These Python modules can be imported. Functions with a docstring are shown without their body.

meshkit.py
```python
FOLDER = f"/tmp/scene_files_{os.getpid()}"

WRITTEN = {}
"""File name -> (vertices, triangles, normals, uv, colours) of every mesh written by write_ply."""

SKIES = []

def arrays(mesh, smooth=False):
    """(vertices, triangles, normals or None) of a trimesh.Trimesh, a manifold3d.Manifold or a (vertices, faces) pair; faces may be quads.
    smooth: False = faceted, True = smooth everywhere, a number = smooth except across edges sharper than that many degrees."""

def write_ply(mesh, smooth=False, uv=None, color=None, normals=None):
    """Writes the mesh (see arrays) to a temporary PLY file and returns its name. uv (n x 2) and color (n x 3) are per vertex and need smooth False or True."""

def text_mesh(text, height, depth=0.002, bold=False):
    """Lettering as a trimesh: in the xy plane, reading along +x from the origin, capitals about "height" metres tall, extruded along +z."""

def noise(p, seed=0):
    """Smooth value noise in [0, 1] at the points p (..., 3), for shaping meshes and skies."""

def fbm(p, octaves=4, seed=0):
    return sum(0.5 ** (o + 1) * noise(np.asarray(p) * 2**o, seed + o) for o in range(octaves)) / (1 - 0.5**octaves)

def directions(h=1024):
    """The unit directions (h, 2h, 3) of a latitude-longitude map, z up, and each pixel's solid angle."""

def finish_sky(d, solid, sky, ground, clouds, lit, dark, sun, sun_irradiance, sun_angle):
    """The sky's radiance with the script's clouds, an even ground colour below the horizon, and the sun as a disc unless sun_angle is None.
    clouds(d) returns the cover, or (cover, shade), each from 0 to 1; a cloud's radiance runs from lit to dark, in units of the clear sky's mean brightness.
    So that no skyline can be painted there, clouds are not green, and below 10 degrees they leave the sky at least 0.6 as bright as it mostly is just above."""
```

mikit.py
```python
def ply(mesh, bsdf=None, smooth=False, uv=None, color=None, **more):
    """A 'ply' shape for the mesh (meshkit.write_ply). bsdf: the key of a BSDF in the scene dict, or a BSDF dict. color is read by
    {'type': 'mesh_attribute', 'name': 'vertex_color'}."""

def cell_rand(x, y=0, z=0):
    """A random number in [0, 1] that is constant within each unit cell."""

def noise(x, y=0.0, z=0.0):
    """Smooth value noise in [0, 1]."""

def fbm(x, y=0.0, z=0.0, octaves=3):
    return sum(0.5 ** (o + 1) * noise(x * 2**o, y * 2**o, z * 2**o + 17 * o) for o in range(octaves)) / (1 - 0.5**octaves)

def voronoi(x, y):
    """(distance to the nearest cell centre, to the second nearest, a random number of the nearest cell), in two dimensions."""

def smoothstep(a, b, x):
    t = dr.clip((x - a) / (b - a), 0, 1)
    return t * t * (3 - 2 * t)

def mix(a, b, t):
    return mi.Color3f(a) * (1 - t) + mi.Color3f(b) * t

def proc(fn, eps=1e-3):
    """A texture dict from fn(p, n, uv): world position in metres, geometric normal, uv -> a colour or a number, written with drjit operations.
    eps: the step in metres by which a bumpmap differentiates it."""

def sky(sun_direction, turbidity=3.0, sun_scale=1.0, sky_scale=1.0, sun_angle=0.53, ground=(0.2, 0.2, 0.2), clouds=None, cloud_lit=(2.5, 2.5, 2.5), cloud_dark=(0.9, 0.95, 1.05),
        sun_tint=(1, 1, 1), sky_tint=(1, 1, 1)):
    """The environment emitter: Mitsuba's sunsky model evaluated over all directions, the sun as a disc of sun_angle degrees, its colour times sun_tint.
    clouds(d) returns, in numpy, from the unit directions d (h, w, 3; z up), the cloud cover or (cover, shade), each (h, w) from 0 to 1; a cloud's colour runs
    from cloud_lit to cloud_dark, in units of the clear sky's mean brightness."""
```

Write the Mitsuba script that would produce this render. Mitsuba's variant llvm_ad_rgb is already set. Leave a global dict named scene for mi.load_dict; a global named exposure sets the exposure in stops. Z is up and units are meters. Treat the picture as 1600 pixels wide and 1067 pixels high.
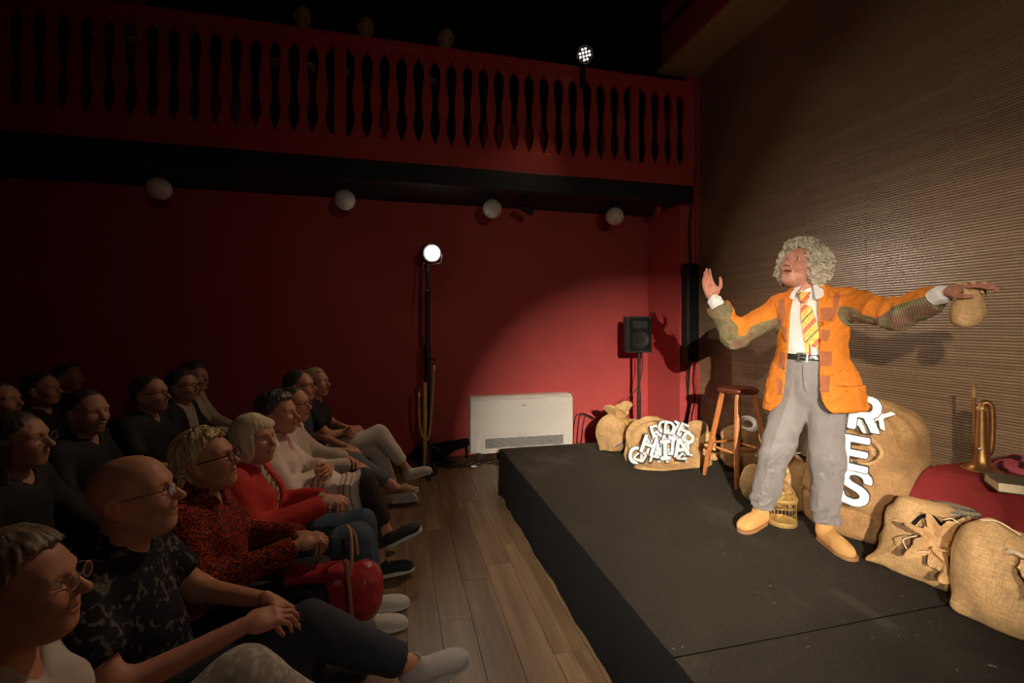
import math, random
import numpy as np
import trimesh, manifold3d as m3
import shapely.geometry as sg
from shapely import affinity
import drjit as dr
import mitsuba as mi
import mikit, meshkit

scene, labels = {}, {}
T = mi.ScalarTransform4f

# ------------------------------------------------------------------ camera, lights, exposure
YAW = math.atan2(180, 726)
scene['camera'] = {
    'type': 'perspective', 'fov': math.degrees(2 * math.atan(800 / 726)), 'fov_axis': 'x',
    'principal_point_offset_y': (533.5 - 505) / 1067,
    'near_clip': 0.05, 'far_clip': 60,
    'to_world': T().look_at(origin=[0, 0, 1.72], target=[math.sin(YAW), math.cos(YAW), 1.72], up=[0, 0, 1])}
exposure = 0.0


def spot(key, pos, target, power, angle, soft=0.4):
    """A theatre spotlight: power in W/sr on axis, full cone half-angle in degrees, soft = share of it that fades."""
    scene[key] = {'type': 'spot', 'to_world': T().look_at(origin=pos, target=target, up=[0, 0, 1]),
                  'intensity': {'type': 'rgb', 'value': power}, 'cutoff_angle': angle, 'beam_width': angle * (1 - soft)}


WARM = np.array([1.0, 0.85, 0.67])
FRONT = [-.24, -1.90, 2.30]                                  # two lanterns on one stand behind the camera
spot('front_spot', FRONT, [3.30, 6.02, -.20], list(WARM * 290), 17, 0.72)
spot('front_wash', [1.2, -2.2, 2.6], [2.3, 6.02, 1.8], list(WARM * 9.0), 42, 0.88)
spot('house_spot', [-3.1, -2.87, 2.95], [3.76, 2.40, 1.28], list(WARM * 95), 11.5, 0.45)
spot('hall_spot', [.4, -1.2, 4.1], [.85, 2.5, 0], list(WARM * 20), 13, 0.7)
spot('lamp_beam', [0.46, 5.34, 2.53], [2.6, 2.7, 1.25], list(WARM * 18), 48, 0.8)
spot('balcony_beam', [2.06, 4.82, 4.76], [.2, 2.2, .5], list(np.array([1, .70, .46]) * 18), 44, 0.7)

# ------------------------------------------------------------------ helpers
def numbered(name):
    if name not in scene and not any(k.startswith(name + '__') for k in scene):
        return name
    n = 1
    while f'{name}_{n:03d}' in scene or any(k.startswith(f'{name}_{n:03d}__') for k in scene):
        n += 1
    return f'{name}_{n:03d}'


_count = {}


def key_for(name):
    """name the first time, then name_001, name_002 ..."""
    n = _count.get(name, 0)
    _count[name] = n + 1
    return name if n == 0 else f'{name}_{n:03d}'


def thing(name, label, cat, group=None):
    key = key_for(name)
    labels[key] = {'label': label, 'category': cat}
    if group:
        labels[key]['group'] = group
    return key


def put(parent, name, mesh, bsdf, smooth=False, label=None, kind=None, **kw):
    """One entry of the scene: a part of parent (or a thing of one mesh when parent is None and name is its key)."""
    key = key_for(f'{parent}__{name}') if parent else name
    scene[key] = mikit.ply(mesh, bsdf, smooth=smooth, **kw)
    if label or kind:
        labels.setdefault(key, {})
        if label:
            labels[key]['label'] = label
        if kind:
            labels[key]['kind'] = kind
    return key


def struct(key, mesh, bsdf, smooth=False, label=None, **kw):
    put(None, key, mesh, bsdf, smooth, label, 'structure', **kw)
    return key


def cat(*ms):
    return trimesh.util.concatenate([as_tm(m) for m in ms if m is not None])


def as_tm(m):
    if hasattr(m, 'to_mesh'):
        q = m.to_mesh()
        return trimesh.Trimesh(np.array(q.vert_properties[:, :3], float), np.array(q.tri_verts), process=False)
    return m


def box(lo, hi, b=0.0):
    lo, hi = np.array(lo, float), np.array(hi, float)
    if b <= 0:
        t = trimesh.creation.box(extents=hi - lo)
        t.apply_translation((lo + hi) / 2)
        return t
    pts = []
    for i in range(3):
        for s in np.ndindex(2, 2, 2):
            p = np.where(np.array(s) == 1, hi, lo)
            q = np.where(np.array(s) == 1, hi - b, lo + b)
            r = q.copy(); r[i] = p[i]
            pts.append(r)
    return trimesh.convex.convex_hull(np.array(pts))


def lathe(profile, n=32, center=(0, 0, 0), axis=(0, 0, 1)):
    p = np.array(profile, float)
    a = np.arange(n) * 2 * np.pi / n
    v = np.stack([p[:, None, 0] * np.cos(a), p[:, None, 0] * np.sin(a), np.repeat(p[:, 1:2], n, 1)], -1)
    i, j = np.meshgrid(np.arange(len(p) - 1), np.arange(n), indexing='ij')
    q = np.stack([i * n + j, i * n + (j + 1) % n, (i + 1) * n + (j + 1) % n, (i + 1) * n + j], -1).reshape(-1, 4)
    f = np.vstack([q[:, [0, 1, 2]], q[:, [0, 2, 3]]])
    v = v.reshape(-1, 3)
    caps, extra = [], []
    for k, flip in ((0, True), (len(p) - 1, False)):
        if p[k, 0] > 1e-6:
            c = len(v) + len(extra)
            extra.append([0, 0, p[k, 1]])
            for t in range(n):
                tri = [k * n + t, k * n + (t + 1) % n, c]
                caps.append(tri[::-1] if flip else tri)
    if extra:
        v = np.vstack([v, extra]); f = np.vstack([f, caps])
    m = trimesh.Trimesh(v, f, process=False)
    m.apply_transform(trimesh.geometry.align_vectors([0, 0, 1], np.array(axis, float)))
    m.apply_translation(center)
    return m


def spline(pts, n):
    """Catmull-Rom through the points, n samples in all."""
    p = np.array(pts, float)
    if len(p) == 2:
        return np.linspace(p[0], p[1], n)
    q = np.vstack([2 * p[0] - p[1], p, 2 * p[-1] - p[-2]])
    out = []
    for t in np.linspace(0, len(p) - 1 - 1e-9, n):
        i = int(t); u = t - i
        a, b, c, d = q[i:i + 4]
        out.append(0.5 * (2 * b + (c - a) * u + (2 * a - 5 * b + 4 * c - d) * u * u + (3 * b - a - 3 * c + d) * u ** 3))
    return np.array(out)


def tube(pts, r, n=8, closed=False, caps=True):
    p = np.array(pts, float)
    r = np.broadcast_to(np.array(r, float), (len(p),))
    t = np.roll(p, -1, 0) - np.roll(p, 1, 0) if closed else np.gradient(p, axis=0)
    t /= np.linalg.norm(t, axis=1, keepdims=True) + 1e-12
    a0 = np.cross(t[0], [0, 0, 1] if abs(t[0][2]) < .9 else [1, 0, 0]); a0 /= np.linalg.norm(a0)
    A = [a0]
    for k in range(1, len(p)):
        a = A[-1] - t[k] * np.dot(A[-1], t[k]); A.append(a / (np.linalg.norm(a) + 1e-12))
    A = np.array(A); B = np.cross(t, A)
    ang = np.arange(n) * 2 * np.pi / n
    v = p[:, None] + r[:, None, None] * (np.cos(ang)[None, :, None] * A[:, None] + np.sin(ang)[None, :, None] * B[:, None])
    m = len(p) if closed else len(p) - 1
    i, j = np.meshgrid(np.arange(m), np.arange(n), indexing='ij')
    i2 = (i + 1) % len(p)
    q = np.stack([i * n + j, i * n + (j + 1) % n, i2 * n + (j + 1) % n, i2 * n + j], -1).reshape(-1, 4)
    f = [q[:, [0, 1, 2]], q[:, [0, 2, 3]]]
    v = v.reshape(-1, 3)
    if caps and not closed:
        c0 = len(v); v = np.vstack([v, p[0], p[-1]])
        e = (len(p) - 1) * n
        f.append(np.array([[(k + 1) % n, k, c0] for k in range(n)] + [[e + k, e + (k + 1) % n, c0 + 1] for k in range(n)]))
    return trimesh.Trimesh(v, np.vstack(f), process=False)


def extrude(poly, h, z=0.0):
    gs = getattr(poly, 'geoms', [poly])
    m = cat(*[trimesh.creation.extrude_polygon(g, h, engine='earcut') for g in gs])
    m.apply_translation([0, 0, z])
    return m


def frame(origin, x, z=(0, 0, 1)):
    """4x4 with local x along x and local z as near z as can be."""
    x = np.array(x, float); x /= np.linalg.norm(x)
    z = np.array(z, float); z = z - x * np.dot(x, z); z /= np.linalg.norm(z)
    m = np.eye(4); m[:3, 0], m[:3, 1], m[:3, 2], m[:3, 3] = x, np.cross(z, x), z, origin
    return m


def xf(mesh, m):
    mesh = as_tm(mesh).copy(); mesh.apply_transform(m)
    return mesh


def vcol(mesh, c):
    return np.tile(np.array(c, float), (len(mesh.vertices), 1))


def paint(parent, name, mesh, c, bsdf='m_vc', smooth=True, **kw):
    mesh = as_tm(mesh)
    if smooth is not True and smooth:
        mesh, smooth = trimesh.graph.smooth_shade(mesh, angle=np.radians(smooth), facet_minarea=None), True
    col = vcol(mesh, c) if np.ndim(c) == 1 else c
    return put(parent, name, mesh, bsdf, smooth, color=col, **kw)


# ------------------------------------------------------------------ implicit surfaces (for bodies, clothes, sacks)
def sdf_mesh(fn, lo, hi, h, margin=3.0):
    """Surface nets of fn(points) = 0 on a grid of step h; fn is evaluated finely only near the surface."""
    lo = np.array(lo, float); n = np.ceil((np.array(hi) - lo) / (4 * h)).astype(int) + 1
    ax = [lo[k] + np.arange(n[k] + 1) * 4 * h for k in range(3)]
    C = fn(np.stack(np.meshgrid(*ax, indexing='ij'), -1).reshape(-1, 3)).reshape(n + 1)
    near = np.abs(C) < 4 * h * margin * 0.62
    act = np.zeros(n, bool)
    for a, b, c in np.ndindex(2, 2, 2):
        act |= near[a:n[0] + a, b:n[1] + b, c:n[2] + c]
    D = np.kron(C[:-1, :-1, :-1], np.ones((4, 4, 4), np.float32)).astype(np.float32)
    D = np.pad(D, ((0, 1),) * 3, mode='edge')
    on = np.pad(np.kron(act, np.ones((4, 4, 4), bool)), ((0, 1),) * 3)
    for k in range(3):
        s = [slice(None)] * 3; s2 = [slice(None)] * 3
        s[k] = slice(4, None, 4); s2[k] = slice(3, None, 4)
        m = min(on[tuple(s)].shape[k], on[tuple(s2)].shape[k])
        s[k] = slice(4, 4 + 4 * m, 4); s2[k] = slice(3, 3 + 4 * m, 4)
        on[tuple(s)] |= on[tuple(s2)]
    idx = np.argwhere(on)
    D[on] = fn(lo + idx * h)
    for k in range(3):  # closed at the border of the grid
        s = [slice(None)] * 3
        for e in (0, -1):
            s[k] = e; D[tuple(s)] = np.maximum(D[tuple(s)], h * .5)
    S = D < 0
    sh = np.array(D.shape) - 1
    cnt = np.zeros(sh, np.int8)
    for a, b, c in np.ndindex(2, 2, 2):
        cnt += S[a:sh[0] + a, b:sh[1] + b, c:sh[2] + c]
    cells = np.argwhere((cnt > 0) & (cnt < 8))
    if not len(cells):
        raise ValueError('empty surface')
    vid = -np.ones(sh, int); vid[tuple(cells.T)] = np.arange(len(cells))
    acc, num = np.zeros((len(cells), 3)), np.zeros(len(cells))
    corners = list(np.ndindex(2, 2, 2))
    for c0 in corners:
        for k in range(3):
            if c0[k] == 0:
                c1 = list(c0); c1[k] = 1
                i0, i1 = cells + c0, cells + c1
                d0, d1 = D[tuple(i0.T)], D[tuple(i1.T)]
                x = (d0 < 0) != (d1 < 0)
                t = d0[x] / (d0[x] - d1[x])
                acc[x] += np.array(c0) + t[:, None] * (np.array(c1) - np.array(c0)); num[x] += 1
    V = lo + h * (cells + acc / num[:, None])
    F = []
    for k in range(3):
        u, w = (k + 1) % 3, (k + 2) % 3
        s0 = [slice(1, sh[d]) for d in range(3)]; s0[k] = slice(0, sh[k])
        s1 = list(s0); s1[k] = slice(1, sh[k] + 1)
        a, b = S[tuple(s0)], S[tuple(s1)]
        e = np.argwhere(a != b); ins = a[tuple(e.T)]
        off = np.ones(3, int); off[k] = 0
        e = e + off
        du, dw = np.eye(3, dtype=int)[u], np.eye(3, dtype=int)[w]
        q = np.stack([vid[tuple((e - du - dw).T)], vid[tuple((e - dw).T)], vid[tuple(e.T)], vid[tuple((e - du).T)]], 1)
        q[~ins] = q[~ins][:, ::-1]
        F.append(q)
    F = np.vstack(F); F = F[(F >= 0).all(1)]
    F = np.vstack([F[:, [0, 1, 2]], F[:, [0, 2, 3]]])
    return trimesh.Trimesh(V, F, process=False)


def smin(a, b, k):
    h = np.maximum(k - np.abs(a - b), 0) / k
    return np.minimum(a, b) - h * h * k * .25


def smax(a, b, k):
    return -smin(-a, -b, k)


def cone(P, a, b, ra, rb):
    a, b = np.asarray(a, float), np.asarray(b, float)
    ab = b - a
    t = np.clip(((P - a) @ ab) / (ab @ ab + 1e-12), 0, 1)
    return np.linalg.norm(P - a - t[:, None] * ab, axis=1) - (ra + (rb - ra) * t)


def ell(P, c, r, R=None):
    q = P - np.asarray(c, float)
    if R is not None:
        q = q @ R
    q = q / np.asarray(r, float)
    k0 = np.linalg.norm(q, axis=1); k1 = np.linalg.norm(q / np.asarray(r, float), axis=1) + 1e-9
    return k0 * (k0 - 1) / k1


def rbox(P, c, r, round_, R=None):
    q = P - np.asarray(c, float)
    if R is not None:
        q = q @ R
    q = np.abs(q) - (np.asarray(r, float) - round_)
    return np.linalg.norm(np.maximum(q, 0), axis=1) + np.minimum(q.max(1), 0) - round_


def fbm(P, s, seed=0, o=3):
    return meshkit.fbm(np.asarray(P) * s + 37.0, o, seed) - .5


def union(ds, k):
    d = ds[0]
    for e in ds[1:]:
        d = smin(d, e, k)
    return d


# ------------------------------------------------------------------ materials
def rgb(*c):
    return {'type': 'rgb', 'value': [float(x) for x in (c if len(c) > 1 else c[0])]}


def mat(key, color, rough=0.6, metal=0.0, spec=0.4, **kw):
    c = color if isinstance(color, dict) else rgb(color)
    scene[key] = {'type': 'twosided', 'bsdf': {'type': 'principled', 'base_color': c, 'roughness': rough, 'metallic': metal, 'specular': spec, **kw}}
    return key


def bump(key, color, height, rough=0.7, spec=0.3, eps=1e-3, **kw):
    c = color if isinstance(color, dict) else rgb(color)
    scene[key] = {'type': 'twosided', 'bsdf': {'type': 'bumpmap', 'arbitrary': mikit.proc(height, eps), 'scale': 1.0,
                  'bsdf': {'type': 'principled', 'base_color': c, 'roughness': rough, 'specular': spec, **kw}}}
    return key


N, FB, MX, SS = mikit.noise, mikit.fbm, mikit.mix, mikit.smoothstep


def f_wood_floor(p, n, uv):
    # uv.x: a number of the plank's own; the grain runs along y
    k = uv.x * 37.0
    g = FB(p.x * 17 + k, p.y * 1.3 + k * 3, 0.0, 4)
    l = FB(p.x * 140 + k, p.y * 5 + k, 0.0, 2)
    c = MX([.122, .074, .038], [.188, .119, .063], SS(.2, .8, g))
    return c * (.82 + .30 * l) * (.88 + .24 * N(k, 0, 0))


def f_slat(p, n, uv):
    r = mikit.cell_rand(dr.floor(p.z / .0195), dr.floor(p.y / 1.2), 0)
    g = FB(p.y * 3 + r * 50, p.z * 60, r * 9, 3)
    return MX([.27, .172, .098], [.35, .235, .142], g) * (.86 + .26 * r)


def f_carpet(p, n, uv):
    a = N(p.x * 260, p.y * 260, p.z * 260)
    b = FB(p.x * 2.3, p.y * 2.3, 0.0, 3)
    d = FB(p.x * 9, p.y * 3, 3.0, 3)
    lint = SS(.955, .985, N(p.x * 75, p.y * 75, 7.0)) * SS(.5, .75, N(p.x * 9, p.y * 9, 1.0))
    scuff = SS(.60, .78, d) * SS(.45, .7, b)
    return mi.Color3f(.0235, .020, .016) * (.55 + .9 * a) * (.75 + .5 * b) + mi.Color3f(.012, .0105, .009) * scuff + mi.Color3f(.16, .15, .13) * lint


def f_wall_red(p, n, uv):
    b = FB(p.x * 1.7, p.z * 1.7, p.y, 3)
    f = N(p.x * 120, p.y * 120, p.z * 120)
    return mi.Color3f(.47, .075, .072) * (.90 + .14 * b) * (.96 + .07 * f)


def weave(p, n):
    """Coarse crossing threads on whatever way the cloth faces."""
    ax, ay, az = dr.abs(n.x), dr.abs(n.y), dr.abs(n.z)
    zt = (az > ax) & (az > ay)
    u = dr.select(zt, p.x, dr.select(ax > ay, p.y, p.x)); w = dr.select(zt, p.y, p.z)
    u, w = u + .012 * N(p.x * 14, p.y * 14, p.z * 14), w + .012 * N(p.x * 14 + 9, p.y * 14, p.z * 14)
    return .5 * N(u * 480, w * 60, 0) + .5 * N(u * 60, w * 480, 5)


def f_burlap(p, n, uv):
    d = FB(p.x * 9, p.y * 9, p.z * 9, 3)
    return MX([.42, .25, .112], [.62, .41, .20], d) * (.62 + .70 * weave(p, n))


def f_burlap_dark(p, n, uv):
    d = FB(p.x * 7, p.y * 7, p.z * 7, 4)
    st = SS(.55, .75, FB(p.x * 4 + 9, p.y * 4, p.z * 5, 3))
    return MX([.27, .15, .062], [.44, .265, .125], d) * (.62 + .70 * weave(p, n)) * (1 - .28 * st)


def h_burlap(p, n, uv):
    return .0022 * weave(p, n) + .004 * FB(p.x * 26, p.y * 26, p.z * 26, 2)


def f_tweed(p, n, uv):
    # uv.x: purple darning; uv.y: patched brown-green tweed; else orange cloth
    a = N(p.x * 420, p.y * 420, p.z * 130); b = N(p.x * 130, p.y * 130, p.z * 420)
    t = .76 + .26 * a + .22 * b
    orange = MX([.44, .125, .014], [.56, .185, .026], FB(p.x * 7, p.y * 7, p.z * 7, 2)) * t
    st = .5 + .5 * dr.sin((p.x * .7 - p.y * .7 + p.z * .25) * 700)
    c4 = N(p.x * 22, p.y * 22, p.z * 22)
    tw = MX(MX([.135, .120, .060], [.185, .150, .082], SS(.40, .48, c4)), [.165, .098, .066], SS(.56, .64, c4)) * (.62 + .55 * st) * t
    dn = MX([.20, .070, .060], [.38, .125, .035], .5 + .5 * dr.sin(p.z * 1100)) * t
    c = MX(orange, dn, SS(.2, .3, uv.x))
    return MX(c, tw, SS(.4, .6, uv.y))


def f_speckle(p, n, uv):
    a = N(p.x * 200, p.y * 200, p.z * 200)
    return MX([.050, .009, .008], [.40, .045, .020], SS(.52, .60, a))


def f_leaves(p, n, uv):
    k = dr.abs(FB(p.x * 17, p.y * 17, p.z * 17, 2) - .5)
    v = N(p.x * 120, p.y * 120, p.z * 40)
    return MX([.010, .011, .018], [.105, .105, .085], (1 - SS(.02, .07, k)) * SS(.42, .6, v))


mat('m_floor', mikit.proc(f_wood_floor), .42, spec=.45)
mat('m_slat', mikit.proc(f_slat), .34, spec=.55)
mat('m_slat_back', (.13, .080, .046), .8)
mat('m_carpet', mikit.proc(f_carpet), .95, spec=.12)
mat('m_skirt', (.010, .010, .011), .95, spec=.1)
mat('m_red', mikit.proc(f_wall_red), .72, spec=.25)
mat('m_redpaint', (.44, .050, .045), .60, spec=.3)
mat('m_black', (.010, .010, .010), .6)
mat('m_blackmetal', (.011, .011, .011), .48, spec=.35)
mat('m_ceiling', (.018, .017, .016), .9)
mat('m_soffit', (.42, .29, .17), .8)
mat('m_white', (.78, .76, .70), .45)
mat('m_grille', (.38, .37, .35), .5)
mat('m_darkgap', (.06, .06, .06), .8)
mat('m_gold', (.72, .50, .19), .34, metal=.75)
mat('m_brass', (.44, .225, .085), .36, metal=.85)
mat('m_silver', (.75, .75, .74), .25, metal=.95)
mat('m_globe', (.80, .76, .70), .22, spec=.6)
mat('m_vc', {'type': 'mesh_attribute', 'name': 'vertex_color'}, .72, spec=.25)
mat('m_skin', {'type': 'mesh_attribute', 'name': 'vertex_color'}, .52, spec=.35)
mat('m_hair', {'type': 'mesh_attribute', 'name': 'vertex_color'}, .50, spec=.45)
mat('m_gloss', {'type': 'mesh_attribute', 'name': 'vertex_color'}, .25, spec=.5)
scene['m_burlap'] = {'type': 'twosided', 'bsdf': {'type': 'bumpmap', 'arbitrary': mikit.proc(h_burlap, 6e-4), 'scale': 1.0,
                     'bsdf': {'type': 'principled', 'base_color': mikit.proc(f_burlap), 'roughness': .9, 'specular': .15}}}
scene['m_burlap_dark'] = {'type': 'twosided', 'bsdf': {'type': 'bumpmap', 'arbitrary': mikit.proc(h_burlap, 6e-4), 'scale': 1.0,
                          'bsdf': {'type': 'principled', 'base_color': mikit.proc(f_burlap_dark), 'roughness': .9, 'specular': .15}}}
mat('m_speckle', mikit.proc(f_speckle), .85, spec=.2)
mat('m_leaves', mikit.proc(f_leaves), .8, spec=.2)
mat('m_tweed', mikit.proc(f_tweed), .85, spec=.15)
scene['m_lens'] = {'type': 'thindielectric', 'int_ior': 1.5}
# ------------------------------------------------------------------ the room
WX, WY = 3.76, 6.02           # the slatted wall's plane, the red wall's plane
rng = np.random.default_rng(7)

# floor: a dark base with vinyl planks laid on it along y
struct('floor', box([-6.2, -4.2, -.12], [WX + .3, 8.6, -.004]), 'm_black')
PW, PL = .185, 1.22
rows = int((1.35 + 2.2) / PW)
n_pl = 0
for r in range(rows):
    x1 = 1.35 - r * PW
    y = -.6 - rng.random() * PL
    while y < WY:
        a, b = max(y, -.6), min(y + PL, WY)
        if b - a > .05 and n_pl < 300:
            m = box([x1 - PW + .0011, a + .0011, -.004], [x1 - .0011, b - .0011, rng.random() * .0006], .0009)
            put('floor', 'plank', m, 'm_floor', uv=np.full((len(m.vertices), 2), rng.random()))
            n_pl += 1
        y += PL
m = cat(box([-6.2, -4.2, -.004], [1.35 - rows * PW, 8.6, 0]), box([1.35, -4.2, -.004], [WX + .3, 8.6, 0]), box([1.35 - rows * PW, -4.2, -.004], [1.35, -.6, 0]))
put('floor', 'covering', m, 'm_floor', uv=np.full((len(m.vertices), 2), .4))

# walls
struct('wall_back', box([-6.2, WY, 0], [3.505, WY + .15, 3.25]), 'm_red')
struct('wall_pilaster', box([3.505, 5.24, 0], [WX + .3, WY + .15, 3.25]), 'm_red', label='red wall return beside the slatted wall')
struct('wall_corner', box([3.62, 5.24, 3.25], [WX + .3, WY + .15, 5.6]), 'm_red')
struct('wall_upper', box([-6.2, 8.2, 3.25], [WX + .3, 8.35, 5.6]), 'm_redpaint')
struct('wall_left', box([-6.35, -4.2, 0], [-6.2, 8.6, 5.6]), 'm_redpaint')
struct('wall_rear', box([-6.35, -4.35, 0], [WX + .3, -4.2, 5.6]), 'm_redpaint')
struct('wall_right', box([WX + .0032, -4.2, 0], [WX + .3, 5.25, 5.6]), 'm_slat_back')
PITCH = .0195
for k, (ya, yb) in enumerate([(-1.6, .62), (.62, 1.82), (1.82, 3.02), (3.02, 4.22), (4.22, 5.24)]):
    sl = [box([WX, ya + .0012, z], [WX + .005, yb - .0012, z + .0142], .0012) for z in np.arange(.30, 4.90, PITCH)]
    put('wall_right', 'slats', cat(*sl), 'm_slat', kind='stuff')
struct('trim_corner', box([WX - .03, 5.205, .3], [WX + .012, 5.245, 4.9], .004), 'm_redpaint')
# ceiling, the soffit along the slatted wall and the dark ceiling over the balcony
struct('ceiling', box([-6.35, -4.35, 5.6], [WX + .3, 8.6, 5.75]), 'm_ceiling')
struct('ceiling_beam', box([3.19, -4.2, 4.92], [3.215, 5.15, 5.6]), 'm_redpaint')
struct('ceiling_soffit', box([3.215, -4.2, 4.90], [WX + .3, 5.30, 4.96]), 'm_soffit')
struct('trim_beam', box([3.165, -4.2, 5.30], [3.192, 5.15, 5.345], .004), 'm_blackmetal')
struct('ceiling_balcony', cat(box([-6.2, 5.12, 3.25], [3.62, WY + .2, 3.41]), box([-6.2, WY + .1, 3.25], [3.62, 8.3, 3.41])), 'm_black')
struct('trim_balcony', box([-6.2, 5.06, 3.215], [3.585, 5.13, 3.425], .006), 'm_black')

# ------------------------------------------------------------------ balustrade of the balcony
bal = thing('balcony_balustrade', 'dark red wooden balustrade with shaped balusters along the balcony above the audience', 'balustrade')
put(bal, 'fascia_board', box([-6.2, 5.072, 3.42], [3.585, 5.118, 3.665], .005), 'm_redpaint')
put(bal, 'handrail', cat(box([-6.2, 5.055, 4.635], [3.585, 5.165, 4.715], .012), box([-6.2, 5.075, 4.575], [3.585, 5.145, 4.64], .006)), 'm_redpaint')
# seen between two balusters the gap is narrow at the top and the bottom, wide above and below the middle
prof = [(.078, 0), (.078, .02), (.066, .05), (.050, .10), (.036, .17), (.032, .21), (.034, .245), (.040, .265), (.040, .28), (.044, .30), (.052, .36), (.057, .44), (.055, .52), (.047, .60), (.038, .68), (.033, .76), (.033, .85), (.040, .90), (.052, .925), (.060, .945), (.080, .952), (.080, 1.0)]
zb0, zb1 = 3.66, 4.58


def curve_prof(pr, n=44):
    z = np.linspace(0, 1, n); a = np.array(pr)
    return np.interp(z, a[:, 1], a[:, 0]), z


w_, z_ = curve_prof(prof)
out = [(a, zb0 + b * (zb1 - zb0)) for a, b in zip(w_, z_)]
poly = sg.Polygon(out + [(-a, b) for a, b in out[::-1]])
bm = extrude(poly, .040)
bm.apply_transform(np.array([[1, 0, 0, 0], [0, 0, 1, 5.076], [0, 1, 0, 0], [0, 0, 0, 1.]]))
bm.fix_normals()
bal_ply = mikit.ply(bm, 'm_redpaint')
posts = [-3.92, -.568, 2.782]
xs = []
for p0, p1 in zip([-6.2] + posts, posts + [3.64]):
    n = max(1, round((p1 - p0) / .176)) - 1
    if p0 == posts[-1]:
        xs += [p0 + .098 + .088 + .1735 * i for i in range(4)]
    else:
        st = (p1 - p0) / (n + 1)
        xs += [p0 + st * (i + 1) for i in range(n)]
for x in xs:
    if x > -5.2:
        scene[key_for(bal + '__baluster')] = {**bal_ply, 'to_world': T().translate([float(x), 0, 0])}
for x in posts:
    put(bal, 'post', box([x - .056, 5.066, 3.66], [x + .056, 5.128, 4.60], .006), 'm_redpaint')

# ------------------------------------------------------------------ stage
SX, SY, SZ = 1.012, 4.55, .46
stage = thing('stage', 'low black carpeted stage platform with a black cloth skirt', 'stage')
put(stage, 'deck', box([SX + .03, -2.4, SZ - .05], [WX - .012, SY - .03, SZ - .006]), 'm_black')


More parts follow.
